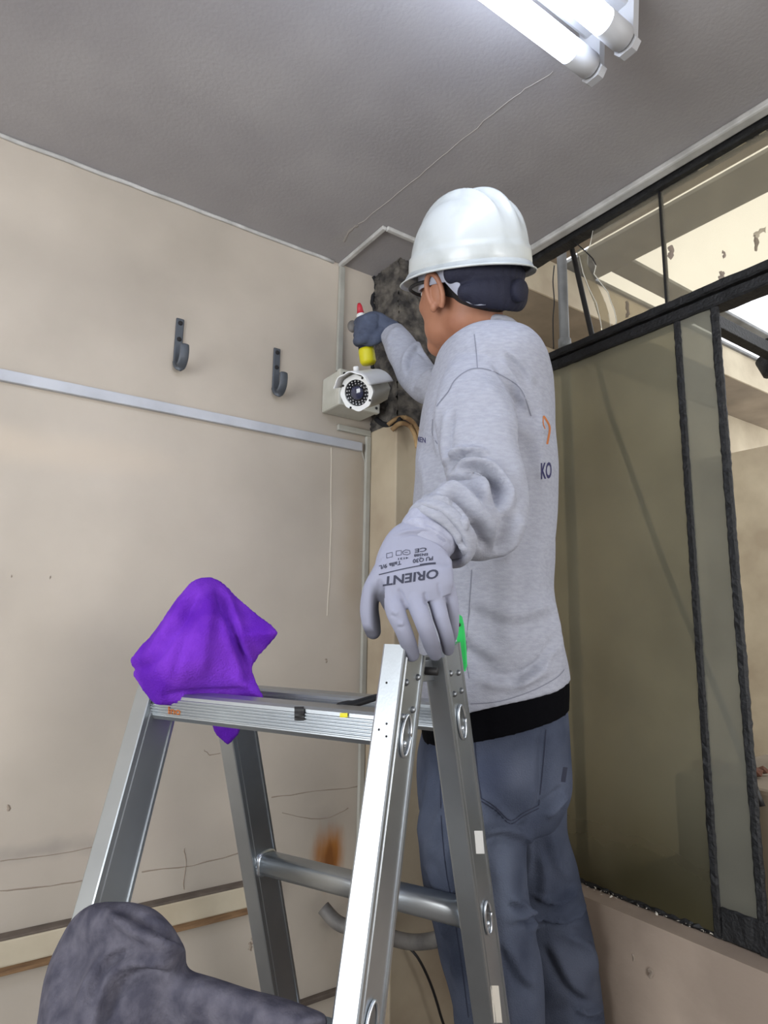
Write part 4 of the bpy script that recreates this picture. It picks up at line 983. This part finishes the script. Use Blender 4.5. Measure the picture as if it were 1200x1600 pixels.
folds(jme,JF,.0022,24,1.5)
jeans=link('jeans',jme,M['jeans'],person); jeans['label']='faded blue-grey jeans'
BJ=bvh(jeans)
for dx in (0,5):
    strip('pocket_stitching',BJ,[(752,1247+dx),(775,1262+dx),(797,1282+dx),(818,1270+dx),(842,1258+dx)],1.5,M['stitch'],jeans)
strip('pocket_stitching',BJ,[(842,1258),(848,1200),(853,1140)],1.5,M['stitch'],jeans)
strip('pocket_stitching',BJ,[(752,1247),(745,1200),(742,1150)],1.5,M['stitch'],jeans)
strip('side_seam',BJ,[(690,1160),(688,1220),(690,1290),(697,1360),(708,1420),(720,1500),(732,1590)],1.4,M['stitch'],jeans)
x=strip('phone_pocket',BJ,[(887,1110),(889,1140),(886,1180),(880,1222)],7,M['stitch'],jeans)
# shoes
for st,(px,D) in ((jn,(800,1.22)),(jf,(888,1.40))):
    b=st[-1][0]; fd=Vector((-.5,.86,0)).normalized(); zz=b.z
    pts=[(Vector((b.x,b.y,.0))-fd*.05+Vector((0,0,.045)),.040,.044),(Vector((b.x,b.y,.0))+fd*.03+Vector((0,0,.05)),.045,.048),(Vector((b.x,b.y,0))+fd*.12+Vector((0,0,.036)),.048,.034),(Vector((b.x,b.y,0))+fd*.18+Vector((0,0,.028)),.038,.024)]
    sh_=joinvf(loft(pts,20,4,vdir=Vector((0,0,-1))),loft([(Vector((b.x,b.y,.05)),.045,.045),(Vector((b.x,b.y,max(.14,zz))),.043,.045)],20,3,vdir=fd))
    s_o=link('boot',remesh(sh_,.005,4),M['black_p'],person)
# lower trouser legs down to the boots
# --- near glove
gd=.905
palm=loft([P3(672,830,.938,42,.030),P3(663,844,.930,45,.029),P3(652,862,.918,55,.026),P3(647,886,.905,61,.023),P3(648,908,.895,61,.022),P3(651,928,.890,59,.019),P3(656,944,.888,52,.015)],30,5,rnd=False,power=2.4)
def fing(pts,g=1.3): return loft([P3(p[0],p[1],p[2],p[3]+g,p[4]+.0006) for p in pts],16,5)
fi=fing([(609,905,.892,15,.014),(612,932,.884,15,.0125),(619,958,.872,14.2,.012),(630,984,.872,12.8,.0112),(638,1006,.876,12,.0105),(644,1023,.884,10.5,.009)])
fm=fing([(642,905,.892,15,.014),(650,938,.880,14.5,.0125),(659,965,.868,13.3,.012),(668,990,.872,12,.011),(675,1010,.880,11.5,.0105),(680,1022,.890,9.5,.009)])
fr_=fing([(672,905,.895,14,.013),(681,935,.888,12.5,.012),(688,962,.880,11.5,.011),(695,985,.886,10.5,.0105),(699,1003,.895,10,.0098),(700,1014,.904,8.5,.009)])
fp=fing([(694,905,.905,13,.013),(702,932,.902,11.5,.011),(706,955,.902,10.5,.010),(707,975,.910,9.5,.0095),(705,992,.925,9,.009),(699,1003,.94,8,.008)])
th=fing([(612,880,.905,20,.018),(595,902,.900,17,.017),(581,925,.900,14,.015),(577,950,.902,13.5,.014),(580,972,.905,13.5,.0135),(583,986,.907,11.5,.012)])
gme=remesh(joinvf(palm,fi,fm,fr_,fp,th),.0016,4,.5)
GF=[([(633,945),(628,930),(622,920)],3,-.003,0),([(667,945),(663,925)],3,-.003,0),([(690,935),(684,910)],3,-.002,0),([(612,955),(622,960)],4,.0018,1),([(620,975),(632,975)],4,.0018,1),([(590,905),(600,925)],4,-.002,0),
    ([(618,835),(650,830),(690,845),(702,862)],3,.003,1),([(648,826),(675,832),(700,850)],3,.004,1),([(680,850),(700,870),(705,888)],4,.003,-1)]
folds(gme,GF,.0003,60)
# coated fingertips: colour attribute that stays with the glove
m=bpy.data.materials.new('coated_work_glove'); m.use_nodes=True; n=m.node_tree.nodes; L=m.node_tree.links; b=n['Principled BSDF']
at_=n.new('ShaderNodeAttribute'); at_.attribute_name='coat'; mx=n.new('ShaderNodeMix'); mx.data_type='RGBA'; mx.inputs[6].default_value=lin((146,148,166)); mx.inputs[7].default_value=lin((84,84,94)); L.new(at_.outputs['Fac'],mx.inputs[0]); L.new(mx.outputs[2],b.inputs['Base Color']); b.inputs['Roughness'].default_value=.75
t=n.new('ShaderNodeTexNoise'); t.inputs['Scale'].default_value=500; bp=n.new('ShaderNodeBump'); bp.inputs['Strength'].default_value=.25; bp.inputs['Distance'].default_value=.001; L.new(t.outputs[0],bp.inputs['Height']); L.new(bp.outputs[0],b.inputs['Normal'])
M['glove']=m
nv=len(gme.vertices); cc=np.empty(nv*3); gme.vertices.foreach_get('co',cc); cc=cc.reshape(-1,3); gx,gy,gD=proj(cc)
no=np.empty(nv*3); gme.vertex_normals.foreach_get('vector',no); no=no.reshape(-1,3); nr=no@np.array(RT); nf=no@np.array(FW)
coat=np.clip((gy-978)/32,0,1)*.6
coat=np.maximum(coat,np.clip((nf+.15)*3,0,1)*np.clip((gy-880)/20,0,1))
thm=(gx<601)&(gy>905)
coat[thm]=np.maximum(coat[thm],np.clip((gx[thm]-576)/9,0,1)*np.clip((gy[thm]-908)/22,0,1)); coat[thm]=np.maximum(coat[thm],np.clip((gy[thm]-975)/12,0,1))
at_l=gme.attributes.new('coat','FLOAT','POINT'); at_l.data.foreach_set('value',coat.astype(np.float32))
glove=link('work_glove',gme,M['glove'],person); glove['label']='pale grey coated work glove on the ladder'
BG=bvh(glove)
print_on('glove_print',BG,'ORIENT',(686,889),(-87,13),(-1,14),M['ink'],glove,.0006)
strip('glove_print',BG,[(681,880),(655,884),(625,890),(592,898)],1.6,M['ink'],glove,.0006)
strip('glove_print',BG,[(681,880),(668,881),(656,883)],3.2,M['ink'],glove,.0006)
print_on('glove_print',BG,'PU Q30',(677,869),(-32,5),(0,6),M['ink'],glove,.0006)
print_on('glove_print',BG,'EN388',(669,864),(-22,2),(0,4),M['ink'],glove,.0006)
print_on('glove_print',BG,'CE',(667,855),(-19,3),(0,6),M['ink'],glove,.0006)
print_on('glove_print',BG,'Talla 9/L',(627,876),(-35,8),(0,6),M['ink'],glove,.0006)
print_on('glove_print',BG,'4131',(638,870),(-16,2),(0,3),M['ink'],glove,.0006)
for P in ([(619,868),(619,861),(627,860),(627,867),(619,868)],[(629,862),(634,859),(640,860),(641,865),(636,867),(630,866),(629,862)],[(604,872),(604,865),(613,863),(613,870),(604,872)],[(632,863),(637,863)]): strip('glove_print',BG,P,1.0,M['ink'],glove,.0006,1)
x=loft([P3(682,824,.944,44,.033),P3(673,832,.937,47,.033),P3(667,840,.931,47,.031)],28,4,rnd=True,power=2.2); me=remesh(x,.0025,2); folds(me,[([(620,822),(650,818),(690,838),(708,862)],3,.003,0),([(628,815),(660,812),(698,830),(714,858)],3,.003,0)],.0005,80)
link('glove_cuff',me,M['cuff'],glove)
x=joinvf(*[tube([at(686,836,.938)+((at(686,836,.938)-at(700,822,.955)).normalized())*dz+ (sx*math.cos(a)*.052+sy*math.sin(a)*.044)*k for a in np.linspace(0,2*pi,33)],.0065,8,1,False) for dz,k in ((.0,1.0),(-.008,1.01)) for sx,sy in [((lambda t,v:(t.cross(v).normalized(),(t.cross(v).normalized()).cross(t).normalized()))((at(686,836,.938)-at(700,822,.955)).normalized(),FW))]])
link('sleeve_cuff',remesh(x,.0025,3),M['shirt'],shirt)
# --- far glove, closed round the applicator
g2=1.76
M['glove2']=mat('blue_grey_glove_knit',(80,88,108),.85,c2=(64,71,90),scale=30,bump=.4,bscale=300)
pal=loft([P3(612,520,1.75,19,.028),P3(600,514,1.76,19,.027),P3(586,508,1.765,21,.027),P3(576,508,1.77,19,.024)],22,4,power=2.3)
fs=[]
for k in range(4):
    y=499+k*9.5; x=577-k*.5
    fs.append(fing([(x+8,y,1.74,8,.012),(x-6,y+1,1.735,7.5,.0115),(x-15,y+4,1.75,7,.011),(x-16,y+7,1.775,6.5,.010),(x-9,y+9,1.79,5.5,.009)]))
tmb=fing([(598,520,1.74,9,.013),(586,530,1.735,8,.012),(574,533,1.745,7,.011),(566,530,1.76,6,.010)])
me=remesh(joinvf(pal,*fs,tmb),.0022,4); x=link('work_glove',me,M['glove2'],person); x['label']='blue-grey work glove closed round the small bottle'
# --- bottle held in that hand
ap=empty('applicator_bottle','small yellow and dark bottle with a red tip held against the stripped column','bottle')
p0=at(561,474,1.775); p1_=at(576,570,1.765); ax_=(p1_-p0).normalized(); L_=(p1_-p0).length
def lb(prof,name,m): obj(name,lathe([(a*L_,r) for a,r in prof],p0,ax_,22),m,ap)
lb([(0,.004),(.04,.007),(.17,.010),(.17,.0001)],'red_tip',M['red']); lb([(.17,.010),(.19,.012),(.36,.013),(.36,.001)],'white_collar',M['white_p'])
lb([(.36,.012),(.42,.017),(.74,.021),(.74,.001)],'dark_grip',M['navy']); lb([(.74,.0205),(.78,.022),(.95,.022),(.99,.018),(1.0,.0001)],'yellow_base',M['yellow'])
obj('side_knob',ellipsoid(at(551,510,1.775),(.015,.013,.017),n=18),M['hose'],ap)
